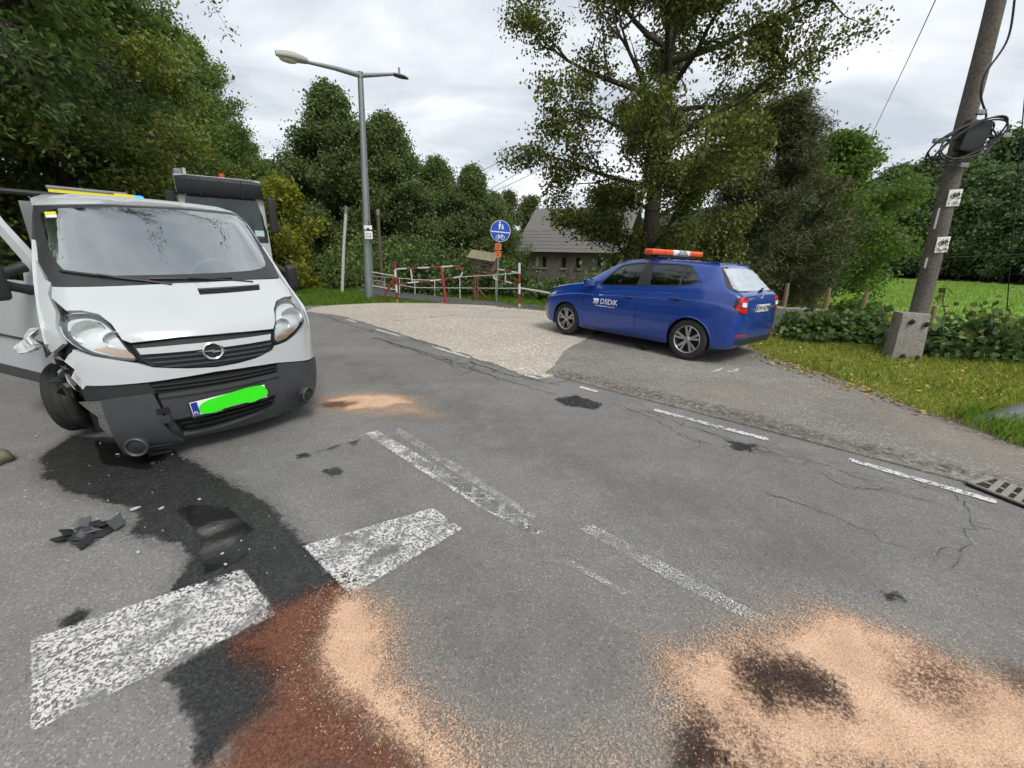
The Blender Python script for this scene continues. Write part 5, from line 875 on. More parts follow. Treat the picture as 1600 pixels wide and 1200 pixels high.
def psign(y_px, nm, lb2, num):
    c_ = onpole(y_px)+Vector((0, -.128, 0)); e = empty(nm, c_+o); tag(e, lb2, 'sign'); Mx = frame((0, 0, 0), Vector((0, 1, 0)).cross(ax), ax)
    V = [Mx @ Vector((.145*math.sin(a)*.9, s*.115, -.0-.03*(math.cos(a)-1)*-1)) for s in (-1, 1) for a in np.linspace(-.85, .85, 9)]; V = [v_+Vector((0, 0, 0)) for v_ in V]
    MB().add(V+[v_+Vector((0, .006, 0)) for v_ in V], [(i, i+1, 10+i, 9+i) for i in range(8)]+[(18+i+1, 18+i, 27+i, 28+i) for i in range(8)]).build('sign_plate', PLW, e, True)
    bike(mkline(Mx, .005, .012), .0, .035, .052, PLT, e)
    if num: text('route_number', num, .07, PLT, e, Mx @ Matrix.Translation((.0, -.075, .012)), .001)
    else: MB().tube([Mx @ Vector((x, -.07+.02*math.sin(x*60), .012)) for x in np.linspace(-.09, .09, 14)], .008, 5).build('scratched_lettering', REDP, e)
psign(279, 'cycle_route_sign', 'upper white cycle route sign on the utility pole', '← ER-4'); psign(357, 'cycle_route_sign', 'lower scratched white cycle sign on the utility pole', '')
jb = empty('junction_box', onpole(187)+o+Vector((-.02, -.18, 0))); tag(jb, 'black cable junction box with coiled cables on the utility pole', 'junction box'); bx_ = MB().box((-.165, -.06, -.20), (.165, .06, .20)).build('box', BLACKP, jb, True, .03); bx_.rotation_euler = (0, math.radians(8), 0)
rg = np.random.default_rng(3)
for k in range(6):
    r1 = rg.uniform(.36, .50); r2 = rg.uniform(.19, .30); cx = -.10+rg.normal(0, .05); cz = -.06+rg.normal(0, .03); tl = rg.uniform(.2, .38); MB().tube([(cx+r1*math.cos(a)*math.cos(tl)-r2*math.sin(a)*math.sin(tl)*-1, -.04+.1*math.sin(a+k), cz+r1*math.cos(a)*math.sin(tl)+r2*math.sin(a)*math.cos(tl)) for a in np.linspace(0, 2*math.pi, 30)], .011, 6).build('cable_coil', CABLE, jb, True)
for p_ in ((-.50, -.03, -.06), (.42, -.03, .02), (-.02, -.02, .30), (-.03, -.02, -.36)): rbox('cable_clamp', (p_[0]-.06, p_[1]-.03, p_[2]-.03), (p_[0]+.06, p_[1]+.03, p_[2]+.03), GALV, jb, .01)
MB().tube([(-.50, -.0, -.06), (.0, .05, .0), (.42, 0, .02)], .02, 6).build('cross_arm', STEEL, jb)
for y0, y1, nm in ((295, 330, 'white_strip'), (380, 398, 'white_strip')):
    s_ = MB().tube([onpole(y0)+Vector((-.12, -.05, 0)), onpole(y1)+Vector((-.125, -.05, 0))], .018, 6, flat=.4).build(nm, WHT, up0)
def wire(name, pts, r, label):
    w_ = MB().tube(catmull(np.array([tuple(p) for p in pts]), 8), r, 5).build(name, CABLE if r > .008 else WIREM, None, True); tag(w_, label, 'cable')
wire('cable', [D(1588, -20, Yp), D(1575, 60, Yp), D(1540, 115, Yp), D(1533, 150, Yp), D(1541, 180, Yp), D(1535, 190, Yp)], .013, 'black cable hanging down beside the utility pole to its junction box')
wire('cable', [D(1612, 40, 8.0), D(1600, 165, 8.0), D(1588, 300, 8.0), D(1578, 420, 8.0), D(1572, 505, 8.0)], .009, 'thin dark cable hanging at the right edge beyond the utility pole')
wire('cable', [D(1480, -40, 9.), D(1420, 90, 14.), D(1372, 190, 19), D(1336, 268, 24)], .010, 'overhead wire running down to the leafy green tree on the right')
wire('cable', [D(735, 276, 40), D(820, 232, 30), D(910, 178, 22), D(1010, 100, 17)], .018, 'uppermost of the overhead wires left of the big tree')
wire('cable', [D(755, 302, 40), D(830, 258, 30), D(910, 202, 22), D(1010, 130, 17)], .018, 'middle overhead wire left of the big tree')
wire('cable', [D(760, 305, 40), D(830, 272, 30), D(900, 228, 22), D(1000, 170, 17)], .018, 'lowest overhead wire left of the big tree')
wire('cable', [D(1340, 402, 40), D(1450, 403, 38), D(1620, 396, 36)], .016, 'horizontal wire crossing the meadow in front of the far wood')
# ---------------------------------------------------------------- drain, guard rail, debris
e0, e1 = Gp(1500, 757), Gp(1600, 797); gd = Vector((e1.x-e0.x, e1.y-e0.y, 0)).normalized(); gn = Vector((-gd.y, gd.x, 0)); gn = gn if gn.x > 0 else -gn
dr = empty('drain_grate', e0+gd*.02+gn*.02); tag(dr, 'rusty iron drain grate beside the edge line', 'drain'); mm = Matrix((gd, gn, Vector((0, 0, 1)))).transposed(); dr.rotation_euler = mm.to_euler(); IRON = mat('worn_iron', (.26, .235, .20), .75, .25, 10, bump=.4, bs=40)
MB().box((0, 0, -.05), (.80, .30, .022)).build('shaft', DARK, dr)
for a, c in (((0, 0), (.80, .02)), ((0, .28), (.80, .30)), ((0, .02), (.03, .28)), ((.77, .02), (.80, .28))): MB().box((*a, .018), (*c, .034)).build('frame', IRON, dr, False, .004)
for k in range(11):
    x = .05+.066*k; MB().add([(x+.055, .02, .020), (x+.09, .02, .020), (x+.035, .28, .020), (x, .28, .020), (x+.055, .02, .032), (x+.09, .02, .032), (x+.035, .28, .032), (x, .28, .032)], [(0, 3, 2, 1), (4, 5, 6, 7), (0, 1, 5, 4), (1, 2, 6, 5), (2, 3, 7, 6), (3, 0, 4, 7)]).build('bar', IRON, dr)
MB().box((0, .14, .0225), (.78, .165, .026)).build('cross_bar', IRON, dr)
gr_ = empty('guard_rail', Gp(1516, 672)); tag(gr_, 'bent end of a grey steel guard rail lying in the grass', 'guard rail'); o = gr_.location; V = []; NS = 16
for i in range(NS+1):
    t = i/NS; p_ = Vector((1.9*t, .25*t, .02+.17*math.sin(min(1, t*1.6)*1.57)-.05*t*t)); 
    for k, (dy, dz) in enumerate(((-.02, -.09), (-.075, -.05), (-.075, .0), (.0, .03), (.03, .085), (.10, .10))): V.append(p_+Vector((0, dy, dz*(.35+.65*min(1, t*2.5)))))
MB().add(V, [(6*i+k, 6*i+k+1, 6*i+7+k, 6*i+6+k) for i in range(NS) for k in range(5)]).build('rail_beam', mat('dull_guard_rail', (.13, .14, .13), .6, .2, 6, metal=.3), gr_, True); sm = gr_.children[0].modifiers.new('thick', 'SOLIDIFY'); sm.thickness = .006
MB().box((1.5, .15, -.3), (1.58, .23, .16)).build('rail_post', GALV, gr_)
rg = np.random.default_rng(11); ch = empty('broken_plastic', Gp(140, 840)); tag(ch, 'crumpled black plastic fragment lying on the road', 'debris')
for k in range(16):
    c_ = Vector((rg.normal(0, .075), rg.normal(0, .045), rg.uniform(.012, .045))); n = rg.integers(4, 6); a0 = rg.uniform(0, 6); nn = Vector((rg.normal(0, .5), rg.normal(0, .5), 1)).normalized(); u = nn.orthogonal().normalized(); v_ = nn.cross(u); P_ = [c_+(u*math.cos(a0+i*6.28/n)+v_*math.sin(a0+i*6.28/n))*rg.uniform(.03, .075)+nn*rg.normal(0, .012) for i in range(n)]; P_ = [Vector((p.x, p.y, max(.004, p.z))) for p in P_]; MB().add(P_+[p+nn*.006 for p in P_], [tuple(range(n))[::-1], tuple(range(n, 2*n))]+[(i, (i+1) % n, n+(i+1) % n, n+i) for i in range(n)]).build('shard', GREYP if k % 3 else BLACKP, ch)
def shard(px, py, s, m_, label):
    g = Gp(px, py); n = 5; P_ = [Vector((rg.uniform(.6, 1)*s*math.cos(i*6.28/n), rg.uniform(.3, .6)*s*math.sin(i*6.28/n), .012)) for i in range(n)]; q = MB().add(P_+[p+Vector((0, 0, s*.25)) for p in P_], [tuple(range(n))[::-1], tuple(range(n, 2*n))]+[(i, (i+1) % n, n+(i+1) % n, n+i) for i in range(n)]).build('debris_chip', m_); q.location = g; q.rotation_euler = (0, 0, rg.uniform(0, 3)); tag(q, label, 'debris', 'crash debris chips')
for px, py, s, m_, lb_ in ((240, 727, .035, GREYP, 'dark plastic splinter on the wet patch under the bumper'), (212, 798, .03, WHITE, 'white paint chip left of the oil puddle'), (253, 797, .022, WHITE, 'white chip at the left end of the oil puddle'), (312, 783, .018, WHITE, 'white chip above the oil puddle'), (58, 683, .02, WHITE, 'tiny white chip near the broken wheel'), (217, 866, .018, WHITE, 'white chip on dry asphalt right of the crumpled plastic'), (348, 868, .015, WHITE, 'white chip in the dark puddle above the stripe'), (353, 885, .015, WHITE, 'white chip touching the top of the nearest stripe'), (185, 712, .018, WHITE, 'white chip in the stain below the bumper corner'), (270, 712, .015, WHITE, 'white chip at the edge of the stain under the bumper')): shard(px, py, s, m_, lb_)
stn = bpy.data.meshes.new('stone'); bm = bmesh.new(); bmesh.ops.create_icosphere(bm, subdivisions=3, radius=.10)
for v_ in bm.verts: v_.co = Vector((v_.co.x*1.5, v_.co.y, v_.co.z*.7))*(1+.12*math.sin(v_.co.x*40)+.1*math.sin(v_.co.y*50+v_.co.z*30))
bm.to_mesh(stn); bm.free(); so_ = link('stone', stn, mat('mossy_stone', (.22, .21, .13), .9, .5, 18, bump=.6, bs=30), None, True); so_.location = Gp(-16, 725)+Vector((0, 0, .05)); tag(so_, 'pale mossy stone at the left edge of the road', 'stone')
# ---------------------------------------------------------------- vegetation
def nrm(v): return v/(np.linalg.norm(v, axis=-1, keepdims=True)+1e-9)
def leaves(name, P, size, m, parent, rng, aspect=.55, up=.6, droop=0., along=None, tri=False):
    n = len(P); N = nrm(rng.normal(0, 1, (n, 3))+np.array([0, 0, up])); T = rng.normal(0, 1, (n, 3)) if along is None else along+rng.normal(0, .35, (n, 3)); T[:, 2] -= droop; T = nrm(T-N*(T*N).sum(1)[:, None]); B = np.cross(N, T)
    s = (size*rng.uniform(.65, 1.3, n))[:, None]
    if tri: V = np.stack([P-B*s*aspect*.5, P+B*s*aspect*.5, P+T*s], 1).reshape(-1, 3); F = np.arange(n*3).reshape(n, 3)
    else: V = np.stack([P-T*s*.5, P+B*s*aspect*.5-N*s*.06, P+T*s*.5-N*s*.12, P-B*s*aspect*.5-N*s*.06], 1).reshape(-1, 3); F = np.arange(n*4).reshape(n, 4)
    return fast_mesh(name, V, F, m, parent)
def limbs(name, segs, m, parent, n=6):
    A = np.array([s[0] for s in segs]); B = np.array([s[1] for s in segs]); r0 = np.array([s[2] for s in segs]); r1 = np.array([s[3] for s in segs]); d = nrm(B-A); ref = np.where(np.abs(d[:, 2:3]) < .9, np.array([[0, 0, 1.]]), np.array([[1., 0, 0]])); u = nrm(np.cross(d, ref)); v = np.cross(d, u); an = np.linspace(0, 2*np.pi, n, endpoint=False)
    ring = u[:, None]*np.cos(an)[None, :, None]+v[:, None]*np.sin(an)[None, :, None]; V = np.concatenate([A[:, None]+ring*r0[:, None, None], B[:, None]+ring*r1[:, None, None]], 1).reshape(-1, 3); k = np.arange(n); q = np.stack([k, (k+1) % n, n+(k+1) % n, n+k], 1); F = (np.arange(len(segs))*2*n)[:, None, None]+q[None]
    return fast_mesh(name, V, F.reshape(-1, 4), m, parent, True)
def walk(rng, p, d, L, n, wob, trop):
    pts = [np.array(p, float)]; d = np.array(d, float)
    for i in range(n): d = nrm(d+rng.normal(0, wob, 3)+np.array([0, 0, trop])); pts.append(pts[-1]+d*L/n)
    return pts
def tree(name, loc, rng, h, r, base, spread, prof, nl, leaf, nleaf, clump, m_leaf, m_bark=None, el=(.1, .9), trop=.04, subs=6, droop=0., label='', cat='tree', group=None, aspect=.6, bare=0., lean=(0, 0), tw=5, flatc=.7, up=.6, tri=False, needle=False):
    """trunk with limbs, branches and twigs; leaf clumps along the twigs"""
    e = empty(name, loc); tag(e, label, cat, group); segs = []; cl = []; n = 12
    tp = [np.array([lean[0]*t*h+rng.normal(0, .012*h)*(t > .1)*t, lean[1]*t*h+rng.normal(0, .012*h)*(t > .1)*t, t*h-(.5 if t == 0 else 0)]) for t in np.linspace(0, 1, n)]
    rad = lambda t: r*(1-t)**.8+.02
    for i in range(n-1): segs.append((tp[i], tp[i+1], rad(i/(n-1))*(1.25 if i == 0 else 1), rad((i+1)/(n-1))))
    for k in range(nl):
        t = base+(1-base)*((k+rng.uniform(0, .9))/nl)**.9; t = min(t, .99); i = min(int(t*(n-1)), n-2); p = tp[i]+(tp[i+1]-tp[i])*(t*(n-1)-i); az = k*2.399+rng.uniform(-.5, .5); tt = (t-base)/(1-base); L = spread*prof(tt)*rng.uniform(.75, 1.12); ev_ = el[0]+(el[1]-el[0])*tt+rng.normal(0, .15); d = np.array([math.cos(az)*math.cos(ev_), math.sin(az)*math.cos(ev_), math.sin(ev_)])
        pts = walk(rng, p, d, L, 6, .13, trop); r0 = min(rad(t)*.6, .02+.018*L)
        for j in range(6): segs.append((pts[j], pts[j+1], r0*(1-j/6.5), r0*(1-(j+1)/6.5)))
        dead = rng.random() < bare
        for q in range(subs):
            u = .28+.72*(q+rng.random())/subs; j = min(int(u*6), 5); ps = pts[j]+(pts[j+1]-pts[j])*(u*6-j); dd = nrm(nrm(pts[j+1]-pts[j])+rng.normal(0, .75, 3)*np.array([1, 1, .6])); l2 = L*.42*(1.15-u*.6)*rng.uniform(.6, 1.2); p2 = walk(rng, ps, dd, l2, 3, .22, trop-droop*.3); r2 = max(.008, r0*.35)
            for j2 in range(3): segs.append((p2[j2], p2[j2+1], r2*(1-j2/3.3), r2*(1-(j2+1)/3.3)))
            for w_ in range(tw):
                a_ = rng.random(); pw = p2[int(a_*2.99)]+(p2[int(a_*2.99)+1]-p2[int(a_*2.99)])*rng.random(); d3 = nrm(nrm(p2[-1]-p2[0])*.7+rng.normal(0, .7, 3)); pe = pw+d3*l2*rng.uniform(.2, .5)-np.array([0, 0, droop*l2*.3]); segs.append((pw, pe, .007, .003)); 
                if not dead: cl.append((pw+pe)*.5); cl.append(pe)
    limbs('trunk', segs, m_bark or BARK, e, 7); cl = np.array(cl); idx = rng.integers(0, len(cl), nleaf); P = cl[idx]+rng.normal(0, clump, (nleaf, 3))*np.array([1, 1, flatc]); P[:, 2] -= droop*np.abs(rng.normal(0, clump, nleaf))
    leaves('crown', P, np.full(nleaf, leaf), m_leaf, e, rng, aspect, up, droop, None, tri); return e
RND = lambda t: math.sin(math.pi*min(1., .22+.74*t))**.7
CONE = lambda t: (1-t)**.85*.95+.08
EGG = lambda t: math.sin(math.pi*(.30+.68*t))**.8
L_DARK = leafmat('dark_wood_foliage', [(0., (0.074, 0.116, 0.040)), (.35, (0.122, 0.190, 0.062)), (.75, (0.176, 0.252, 0.074)), (1., (0.272, 0.312, 0.088))]); L_WOODY = leafmat('yellowing_wood_foliage', [(0., (0.110, 0.148, 0.042)), (.4, (0.188, 0.253, 0.065)), (.8, (0.304, 0.329, 0.084)), (1., (0.452, 0.361, 0.097))]); L_ALDER = leafmat('alder_foliage', [(0.0, (0.072, 0.107, 0.044)), (0.5, (0.137, 0.189, 0.075)), (1.0, (0.227, 0.273, 0.111))]); L_LIND = leafmat('linden_foliage', [(0., (0.054, 0.075, 0.024)), (.45, (0.095, 0.128, 0.037)), (.8, (0.169, 0.190, 0.050)), (.93, (0.268, 0.238, 0.062)), (1., (0.454, 0.351, 0.103))]); L_PINE = leafmat('pine_needles', [(0.0, (0.056, 0.074, 0.037)), (0.5, (0.096, 0.121, 0.056)), (0.8, (0.143, 0.143, 0.062)), (1.0, (0.178, 0.139, 0.065))], .1); L_LIME = leafmat('bright_green_foliage', [(0.0, (0.078, 0.133, 0.031)), (0.5, (0.120, 0.193, 0.046)), (1.0, (0.184, 0.258, 0.064))], .4); L_YEL = leafmat('yellow_green_foliage', [(0., (0.140, 0.168, 0.021)), (.5, (0.266, 0.280, 0.035)), (1., (0.420, 0.392, 0.063))], .4); L_BUSH = leafmat('nettle_foliage', [(0., (0.058, 0.101, 0.039)), (.5, (0.108, 0.176, 0.066)), (.85, (0.166, 0.244, 0.088)), (1., (0.312, 0.293, 0.098))], .3); L_ASH = leafmat('overhanging_foliage', [(0., (0.046, 0.088, 0.038)), (.5, (0.088, 0.151, 0.057)), (1., (0.151, 0.229, 0.080))], .25); L_FAR = leafmat('far_wood_foliage', [(0., (0.070, 0.113, 0.057)), (.5, (0.113, 0.176, 0.081)), (1., (0.183, 0.234, 0.101))], .2); L_BIRCH = leafmat('birch_foliage', [(0., (0.078, 0.104, 0.046)), (.5, (0.130, 0.156, 0.065)), (1., (0.195, 0.208, 0.078))], .35)
def g0(x, y): return (x, y, float(gh(x, y))-.05)
# big linden behind the car
tree('linden_tree', (4.75, 15.3, float(gh(4.75, 15.3))-.05), np.random.default_rng(21), 16.5, .32, .13, 4.8, lambda t: EGG(t)*(1. if t > .2 else .8), 50, .10, 185000, .21, L_LIND, BARK, (.0, 1.0), .05, 7, .12, 'tall old linden with open crown and thick dark trunk behind the blue car', aspect=.75, bare=.09, tw=6)
# pine and bright tree
tree('pine_tree', g0(10.6, 18.6), np.random.default_rng(5), 9.0, .2, .05, 3.9, lambda t: (1-t)**.7*.95+.10, 56, .20, 105000, .22, L_PINE, BARK, (-.05, .75), .05, 7, .05, 'dark bushy pine tree between the linden and the bright green tree', aspect=.16, tri=True, up=.2)
tree('leafy_tree', g0(14.9, 20.8), np.random.default_rng(6), 8.3, .2, .05, 3.6, EGG, 34, .15, 52000, .27, L_LIME, BARKP, (0, .95), .05, 6, .05, 'bright green leafy tree at the edge of the meadow', aspect=.7)
tree('linden_sucker_bush', g0(7.7, 16.2), np.random.default_rng(9), 3.6, .06, .05, 2.2, RND, 16, .13, 14000, .25, L_LIND, BARK, (.1, 1.), .02, 5, .1, 'low olive bush at the foot of the linden right of the trunk', 'bush', aspect=.75)
tree('linden_sucker_bush', g0(4.6, 16.8), np.random.default_rng(10), 2.6, .06, .05, 2.0, RND, 16, .13, 14000, .25, L_LIND, BARK, (.1, 1.), .02, 5, .1, 'low olive bush in front of the barn left of the linden trunk', 'bush', aspect=.75)
# alders behind the path
ald = tree('alder_tree', g0(-10.8, 27.5), np.random.default_rng(31), 10.2, .2, .05, 4.5, CONE, 60, .16, 90000, .30, L_ALDER, BARK, (.1, .9), .06, 6, 0, 'tallest pointed alder directly behind the street lamp', group='alders behind the path', aspect=.65)
for x, y, rz, sc_, lb_ in ((-7.7, 27., 2., .94, 'pointed dark alder just right of the street lamp'), (-13.2, 31, 4., .95, 'dark alder left of the street lamp behind the yellow shrub'), (-5.2, 29.5, 1., .86, 'rounded dark alder in the middle of the group behind the path'), (-3.0, 30.5, 3., .84, 'dark alder above the notice board'), (-1.55, 33, 5., .72, 'rightmost low alder left of the blue sign'), (-9.3, 31.5, .6, .9, 'alder half hidden behind the two tallest ones')):
    c = copy_tree(ald, g0(x, y), rz, (sc_, sc_, sc_)); c['label'] = lb_
brc = tree('birch_tree', g0(-.6, 46), np.random.default_rng(33), 9.3, .1, .2, 1.9, EGG, 22, .2, 9000, .3, L_BIRCH, BARKP, (.4, 1.1), -.01, 5, .3, 'slender pale birch behind the blue sign', group='birches by the barn'); 
for x, y, rz, sc_, lb_ in ((1.6, 50, 2., 1.0, 'bushier birch showing left of the barn roof'), (-2.4, 52, 1., .9, 'faint birch at the gap right of the alders'), (4.2, 58, 3., .95, 'birch top peeping over the barn roof')): c = copy_tree(brc, g0(x, y), rz, (sc_*1.5, sc_*1.5, sc_)); c['label'] = lb_
# wood on the left
wa = tree('woodland_tree', g0(-16.0, 12.5), np.random.default_rng(41), 16.5, .3, .05, 5.2, EGG, 44, .19, 66000, .34, L_DARK, BARK, (-.1, .9), .04, 6, .1, 'dark woodland tree on the left bank', group='trees of the wood on the left')
wb_ = tree('woodland_tree', g0(-17.2, 17.2), np.random.default_rng(42), 14.5, .28, .04, 4.8, EGG, 42, .18, 62000, .34, L_WOODY, BARK, (-.1, .9), .04, 6, .1, 'yellowing woodland tree on the left bank', group='yellowing trees of the wood on the left')
WL = [(wa, -19.5, 21, 1., 1.0), (wb_, -15.6, 9.6, 2., .85), (wa, -22.5, 27, 3., 1.0), (wb_, -24.5, 33, 1., 1.02), (wa, -28, 41, 4., 1.02), (wb_, -31, 48, 5., .95), (wa, -33.5, 56, 2.2, .95), (wb_, -37, 66, .5, .95), (wa, -42, 78, 1.4, .95), (wa, -24, 15, .7, 1.15), (wb_, -27, 22, 2.6, 1.15), (wa, -31, 30, 3.6, 1.15), (wa, -22, 8, 5.1, 1.2), (wb_, -36, 42, 4.1, 1.2), (wa, -20, 3, 2.4, 1.1), (wa, -24, 44, 2.9, .62), (wb_, -19.5, 37, 2.1, .55)]
for p_, x, y, rz, sc_ in WL: copy_tree(p_, g0(x, y), rz, (sc_, sc_, sc_))
# overhanging crown near the van
tree('ash_tree', g0(-12.8, 7.6), np.random.default_rng(52), 15, .3, .30, 8.9, lambda t: math.sin(math.pi*(.38+.6*t))**.7, 40, .125, 105000, .19, L_ASH, BARK, (.35, 1.0), -.05, 8, .5, 'dark overhanging tree at the upper left above the van', aspect=.30, tw=6)
sh = tree('shrub', g0(-8.7, 16.6), np.random.default_rng(61), 3.5, .05, .05, 1.5, RND, 20, .17, 7000, .20, L_YEL, BARKP, (.3, 1.1), .05, 5, .1, 'bright yellow green shrub between the lorry and the white pole', 'shrub', aspect=.55)
def bush(loc, seed, R, n, leaf, m_, label, nm='bush', cat='bush', group=None, aspect=.7):
    rng = np.random.default_rng(seed); e = empty(nm, loc); tag(e, label, cat, group); k = 60; d = nrm(rng.normal(0, 1, (k, 3))); d[:, 2] = np.abs(d[:, 2]); cl = d*np.array(R)*rng.uniform(.45, 1., (k, 1)); segs = [(np.array([c[0]*.2, c[1]*.2, -.1]), c*.97, .014, .004) for c in cl]; limbs('stems', segs, BARK, e, 5); P = cl[rng.integers(0, k, n)]+rng.normal(0, 1, (n, 3))*np.array(R)*.17; P[:, 2] = np.maximum(P[:, 2], .02); leaves('foliage', P, np.full(n, leaf), m_, e, rng, aspect, 1.0); return e
bush(g0(-10.3, 17.6), 70, (1.6, 1.2, 2.1), 7000, .15, L_DARK, 'dark green bush under the yellow green shrub'); bush(g0(-7.3, 17.6), 71, (1.4, 1.2, 1.5), 6000, .13, L_DARK, 'dark bush behind the white steel pole'); bush(g0(-6.3, 19.8), 72, (2.2, 1.5, 1.9), 7000, .15, L_DARK, 'shady bush at the bend of the footpath')
for x, y, R, sd_, lb_ in ((-3.6, 16.6, (1.5, 1., 1.8), 73, 'green hedge bush behind the left half of the longer gate'), (-1.7, 15.8, (1.4, .9, 1.6), 74, 'green hedge bush behind the right end of the longer gate'), (-.2, 15.4, (1.2, .9, 1.2), 75, 'hedge bush below the blue sign'), (1.3, 14.3, (.9, .8, .75), 76, 'leafy bush right of the shorter gate'), (2.6, 14.6, (1.2, .9, .9), 77, 'tall leafy bush in front of the barn wall'), (3.0, 12.5, (1.3, .8, 1.2), 78, 'low bush behind the bonnet of the blue car'), (4.6, 12.8, (1.5, .9, 1.4), 79, 'dark bush behind the side of the blue car')): bush(g0(x, y), sd_, R, 5500, .12, L_BUSH, lb_, 'hedge_bush', 'bush', 'bushes along the railing')
for x, y, R, sd_, lb_ in ((6.0, 8.1, (.75, .45, .55), 81, 'leafy weeds in front of the low parapet wall'), (7.0, 8.0, (.75, .5, .55), 82, 'leafy weeds at the right end of the parapet wall'), (7.2, 7.1, (.6, .45, .50), 83, 'leafy weeds left of the concrete pole foot'), (8.0, 6.7, (.8, .6, .75), 84, 'leafy weeds right of the concrete pole foot'), (9.0, 6.3, (.9, .7, .8), 85, 'second clump of weeds right of the pole foot'), (10.0, 5.7, (1., .7, .8), 86, 'third clump of weeds right of the pole foot'), (10.6, 7.0, (1.2, .9, .85), 87, 'weeds in the back row right of the utility pole'), (9.0, 8.0, (1.2, .9, .8), 88, 'weeds in the back row behind the utility pole'), (11.0, 4.6, (1., .7, .8), 89, 'weeds at the far right edge of the verge')): bush((x, y, float(gh(x, y))-.05), sd_, R, 2600, .11, L_BUSH, lb_, 'weed_clump', 'weeds', 'weeds along the verge', .8)
def stalk(px0, px1, Y, seed, label):
    a, c = D(*px0, Y), D(*px1, Y); rng = np.random.default_rng(seed); e = empty('tall_weed', a); tag(e, label, 'weed', 'tall weeds by the pole'); v_ = np.array(c-a); pts = [v_*t+rng.normal(0, .02, 3)*(t > 0) for t in np.linspace(0, 1, 7)]; limbs('stem', [(pts[i], pts[i+1], .012, .010) for i in range(6)], BARKP, e, 5); P = []; A = []
    for t in np.linspace(.15, 1, 9):
        for sg in (-1, 1): az = rng.uniform(0, 6.28); d = np.array([math.cos(az), math.sin(az), -.1]); P.append(v_*t+d*.09); A.append(d)
    leaves('leaf_pairs', np.array(P), np.full(len(P), .17), L_BUSH, e, rng, .6, 1.5, 0, np.array(A))
stalk((1388, 556), (1377, 472), 6.9, 1, 'tall leafy weed stem left of the pole foot'); stalk((1478, 560), (1474, 452), 6.9, 2, 'tall leafy weed stem just right of the pole foot'); stalk((1545, 570), (1552, 482), 6.6, 3, 'tall leafy weed stem further right of the pole foot')
# far wood across the meadow and round the horizon
fa = tree('far_tree', g0(88, 96), np.random.default_rng(91), 17, .3, .05, 6., EGG, 36, .55, 17000, .8, L_FAR, BARK, (0, .9), .03, 5, 0, 'dark tree of the far wood beyond the meadow', group='trees of the far wood')
rg = np.random.default_rng(92); FT = []
for k in range(46):
    u = k/45; a_ = math.radians(31+30*u); R0 = 125-16*u; FT.append((R0*math.sin(a_)+rg.normal(0, 2), R0*math.cos(a_)+rg.normal(0, 2), rg.uniform(.8, 1.1)*(.85+.35*u)))
for k in range(26):
    u = k/25; a_ = math.radians(33+30*u); FT.append((138*math.sin(a_)+rg.normal(0, 2), 138*math.cos(a_), rg.uniform(1., 1.25)*(1+.3*u)))
for k in range(22): u = k/21; a_ = math.radians(-34+62*u); FT.append((150*math.sin(a_), 150*math.cos(a_)+rg.normal(0, 4), rg.uniform(.55, .72)))
for x, y, sc_ in FT: copy_tree(fa, g0(x, y), rg.uniform(0, 6), (sc_*rg.uniform(.9, 1.2), sc_, sc_))
bush(g0(26, 40), 95, (4, 2.5, 1.3), 5000, .3, L_LIME, 'light green shrubs on the far side of the meadow'); bush(g0(22, 27), 96, (3.2, 1.1, .75), 5000, .14, L_BUSH, 'low dark hedge at the near edge of the meadow')
# grass
L_DRY = leafmat('dry_grass', [(0., (0.240, 0.192, 0.072)), (.5, (0.396, 0.336, 0.132)), (1., (0.552, 0.480, 0.240))], .3, .8, .3)
L_GRASS = leafmat('verge_grass', [(0., (0.162, 0.229, 0.043)), (.4, (0.261, 0.336, 0.061)), (.75, (0.413, 0.435, 0.099)), (1., (0.609, 0.522, 0.186))], .35, .7, .3); L_MEAD = leafmat('meadow_grass', [(0.0, (0.180, 0.280, 0.060)), (0.5, (0.280, 0.410, 0.110)), (1.0, (0.380, 0.470, 0.160))], .4, .7, .3); L_LUSH = leafmat('lush_grass', [(0., (0.097, 0.193, 0.029)), (.5, (0.161, 0.290, 0.041)), (1., (0.290, 0.386, 0.081))], .4, .7, .3)
def scatter(poly, n, rng):
    poly = np.asarray(poly); lo, hi = poly.min(0), poly.max(0); P = np.empty((0, 2))
    while len(P) < n: q = rng.uniform(lo, hi, (n*2, 2)); P = np.vstack([P, q[inpoly(q, poly)]])
    return P[:n]
def blades(name, poly, n, h, wd, m, seed, label, thin=None):
    rng = np.random.default_rng(seed); P = scatter(poly, n, rng)
    if thin: P = P[rng.random(len(P)) < thin(P)]
    n = len(P); z = gh(P[:, 0], P[:, 1])-.05; A = np.column_stack([P, z]); hh = h*rng.uniform(.4, 1.25, n)*(1+.5*np.sin(P[:, 0]*2.3)*np.sin(P[:, 1]*2.9)); az = rng.uniform(0, 6.28, n); ln = rng.uniform(.1, .8, n)*hh; T = A+np.column_stack([np.cos(az)*ln, np.sin(az)*ln, hh]); Mi = A+np.column_stack([np.cos(az)*ln*.3, np.sin(az)*ln*.3, hh*.6]); b_ = rng.uniform(0, 6.28, n); W = np.column_stack([np.cos(b_), np.sin(b_), np.zeros(n)])*wd*.5
    V = np.stack([A-W, A+W, Mi+W*.7, T, Mi-W*.7], 1).reshape(-1, 3); o = fast_mesh(name, V, np.arange(n*5).reshape(n, 5), m); tag(o, label, 'grass', kind='stuff'); return o
vg = gpoly((1150, 541), (1215, 566), (1300, 593), (1390, 628), (1450, 653), (1500, 671), (1610, 712))+[(7.5, 1.8), (9.5, 2.2), (10.5, 5.2), (8.5, 6.9), (6.8, 7.6), (5.2, 8.2), (4.4, 8.2)]
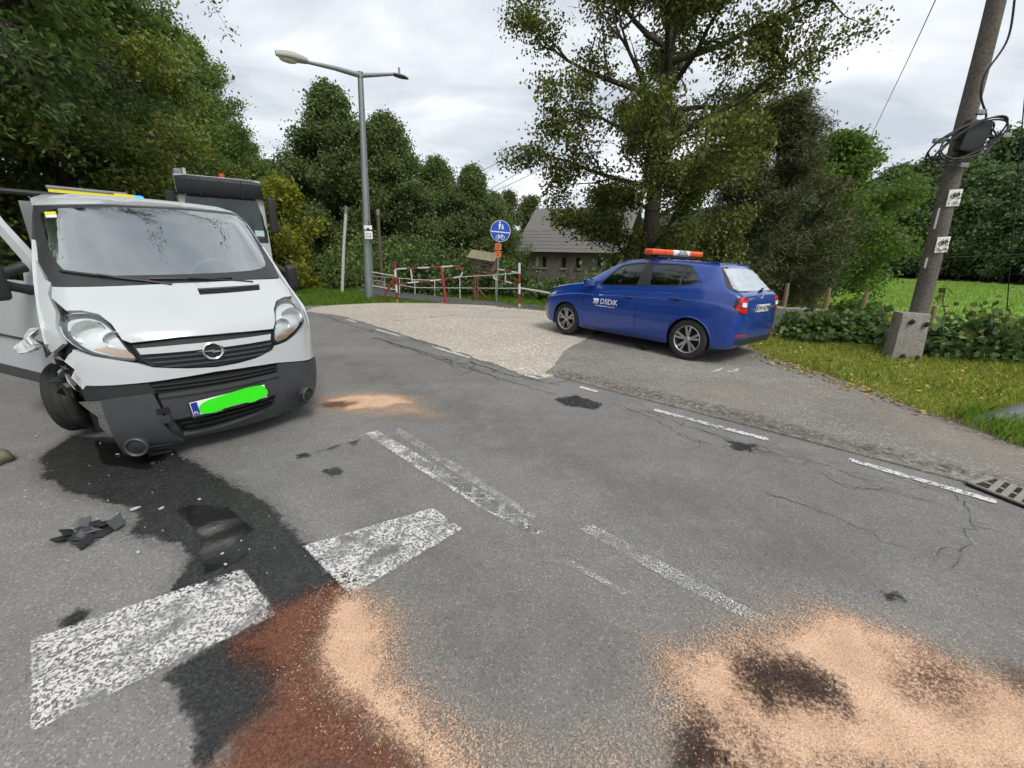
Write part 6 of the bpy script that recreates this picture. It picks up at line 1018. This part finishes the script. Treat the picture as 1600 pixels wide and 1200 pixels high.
blades('verge_grass', vg, 48000, .085, .014, L_GRASS, 1, 'short yellowish grass on the verge right of the driveway'); blades('dry_grass', vg, 16000, .06, .012, L_DRY, 12, 'dry yellow grass between the green blades of the verge', lambda P: .15+.85*(np.sin(P[:, 0]*1.7+P[:, 1])*np.sin(P[:, 1]*2.1) > .1)); blades('long_grass', gpoly((1480, 655), (1530, 645), (1640, 660), (1640, 720), (1560, 695)), 1700, .13, .010, L_LUSH, 2, 'longer green grass round the guard rail end'); blades('bank_grass', [(7.5, 6.3), (12, 4), (16, 9), (14, 16), (8, 15), (5.8, 10), (6.2, 8.6)], 26000, .22, .016, L_LUSH, 3, 'longer grass on the bank behind the utility pole')
blades('path_grass', gpoly((430, 478), (488, 479), (520, 476), (600, 475), (680, 475.5), (755, 479))+[(-1.9, 12.6), (-3.3, 13.5), (-5.0, 14.8), (-6.4, 16.8), (-8.5, 19.5), (-11, 18)], 36000, .13, .012, L_LUSH, 4, 'green grass round the street lamp and white pole'); blades('gate_grass', [(1.0, 11.6), (2.4, 10.6), (4.6, 9.0), (5.2, 10.5), (3, 13.5), (-.5, 15.5), (-3, 15.5), (-1, 13.9)], 16000, .14, .012, L_LUSH, 5, 'grass and weeds below the railing and shorter gate'); blades('meadow_grass', [(16, 24), (26, 25), (40, 24), (70, 40), (75, 70), (30, 80), (20, 40)], 60000, .34, .09, L_MEAD, 6, 'bright green meadow grass beyond the lane', lambda P: .3+.7*(np.sin(P[:, 0]*.5)*np.sin(P[:, 1]*.43+P[:, 0]*.2) > -.1)); blades('joint_grass', gpoly((868, 560), (880, 553), (918, 534), (914, 540), (885, 560)), 900, .05, .008, L_GRASS, 7, 'thin strip of grass between gravel apron and driveway'); blades('wood_floor_weeds', [(-11.5, 9.5), (-13.6, 12.4), (-17.4, 17.4), (-20.5, 22.8), (-26, 28), (-26, 10), (-18, 2), (-10, 2)], 16000, .5, .05, L_DARK, 8, 'dark undergrowth along the edge of the left wood')
L_FALL = leafmat('fallen_leaves', [(0., (.20, .12, .04)), (.5, (.36, .26, .07)), (1., (.48, .38, .14))], .15, .8, .2); rg = np.random.default_rng(7); q = [scatter(vg, 900, rg)]
for a, b, n in ((Gp(1180, 560), Gp(1450, 655), 260), (Gp(600, 474), Gp(760, 480), 90), (Gp(780, 482), Gp(880, 492), 120)): t = rg.random(n); q.append(np.column_stack([a.x+(b.x-a.x)*t+rg.normal(0, .12, n), a.y+(b.y-a.y)*t+rg.normal(0, .12, n)]))
q = np.vstack(q); fl = leaves('fallen_leaves', np.column_stack([q, gh(q[:, 0], q[:, 1])+.03]), np.full(len(q), .055), L_FALL, None, rg, .75, 3.); tag(fl, 'yellow and brown fallen leaves along the verge', 'leaves', kind='stuff')
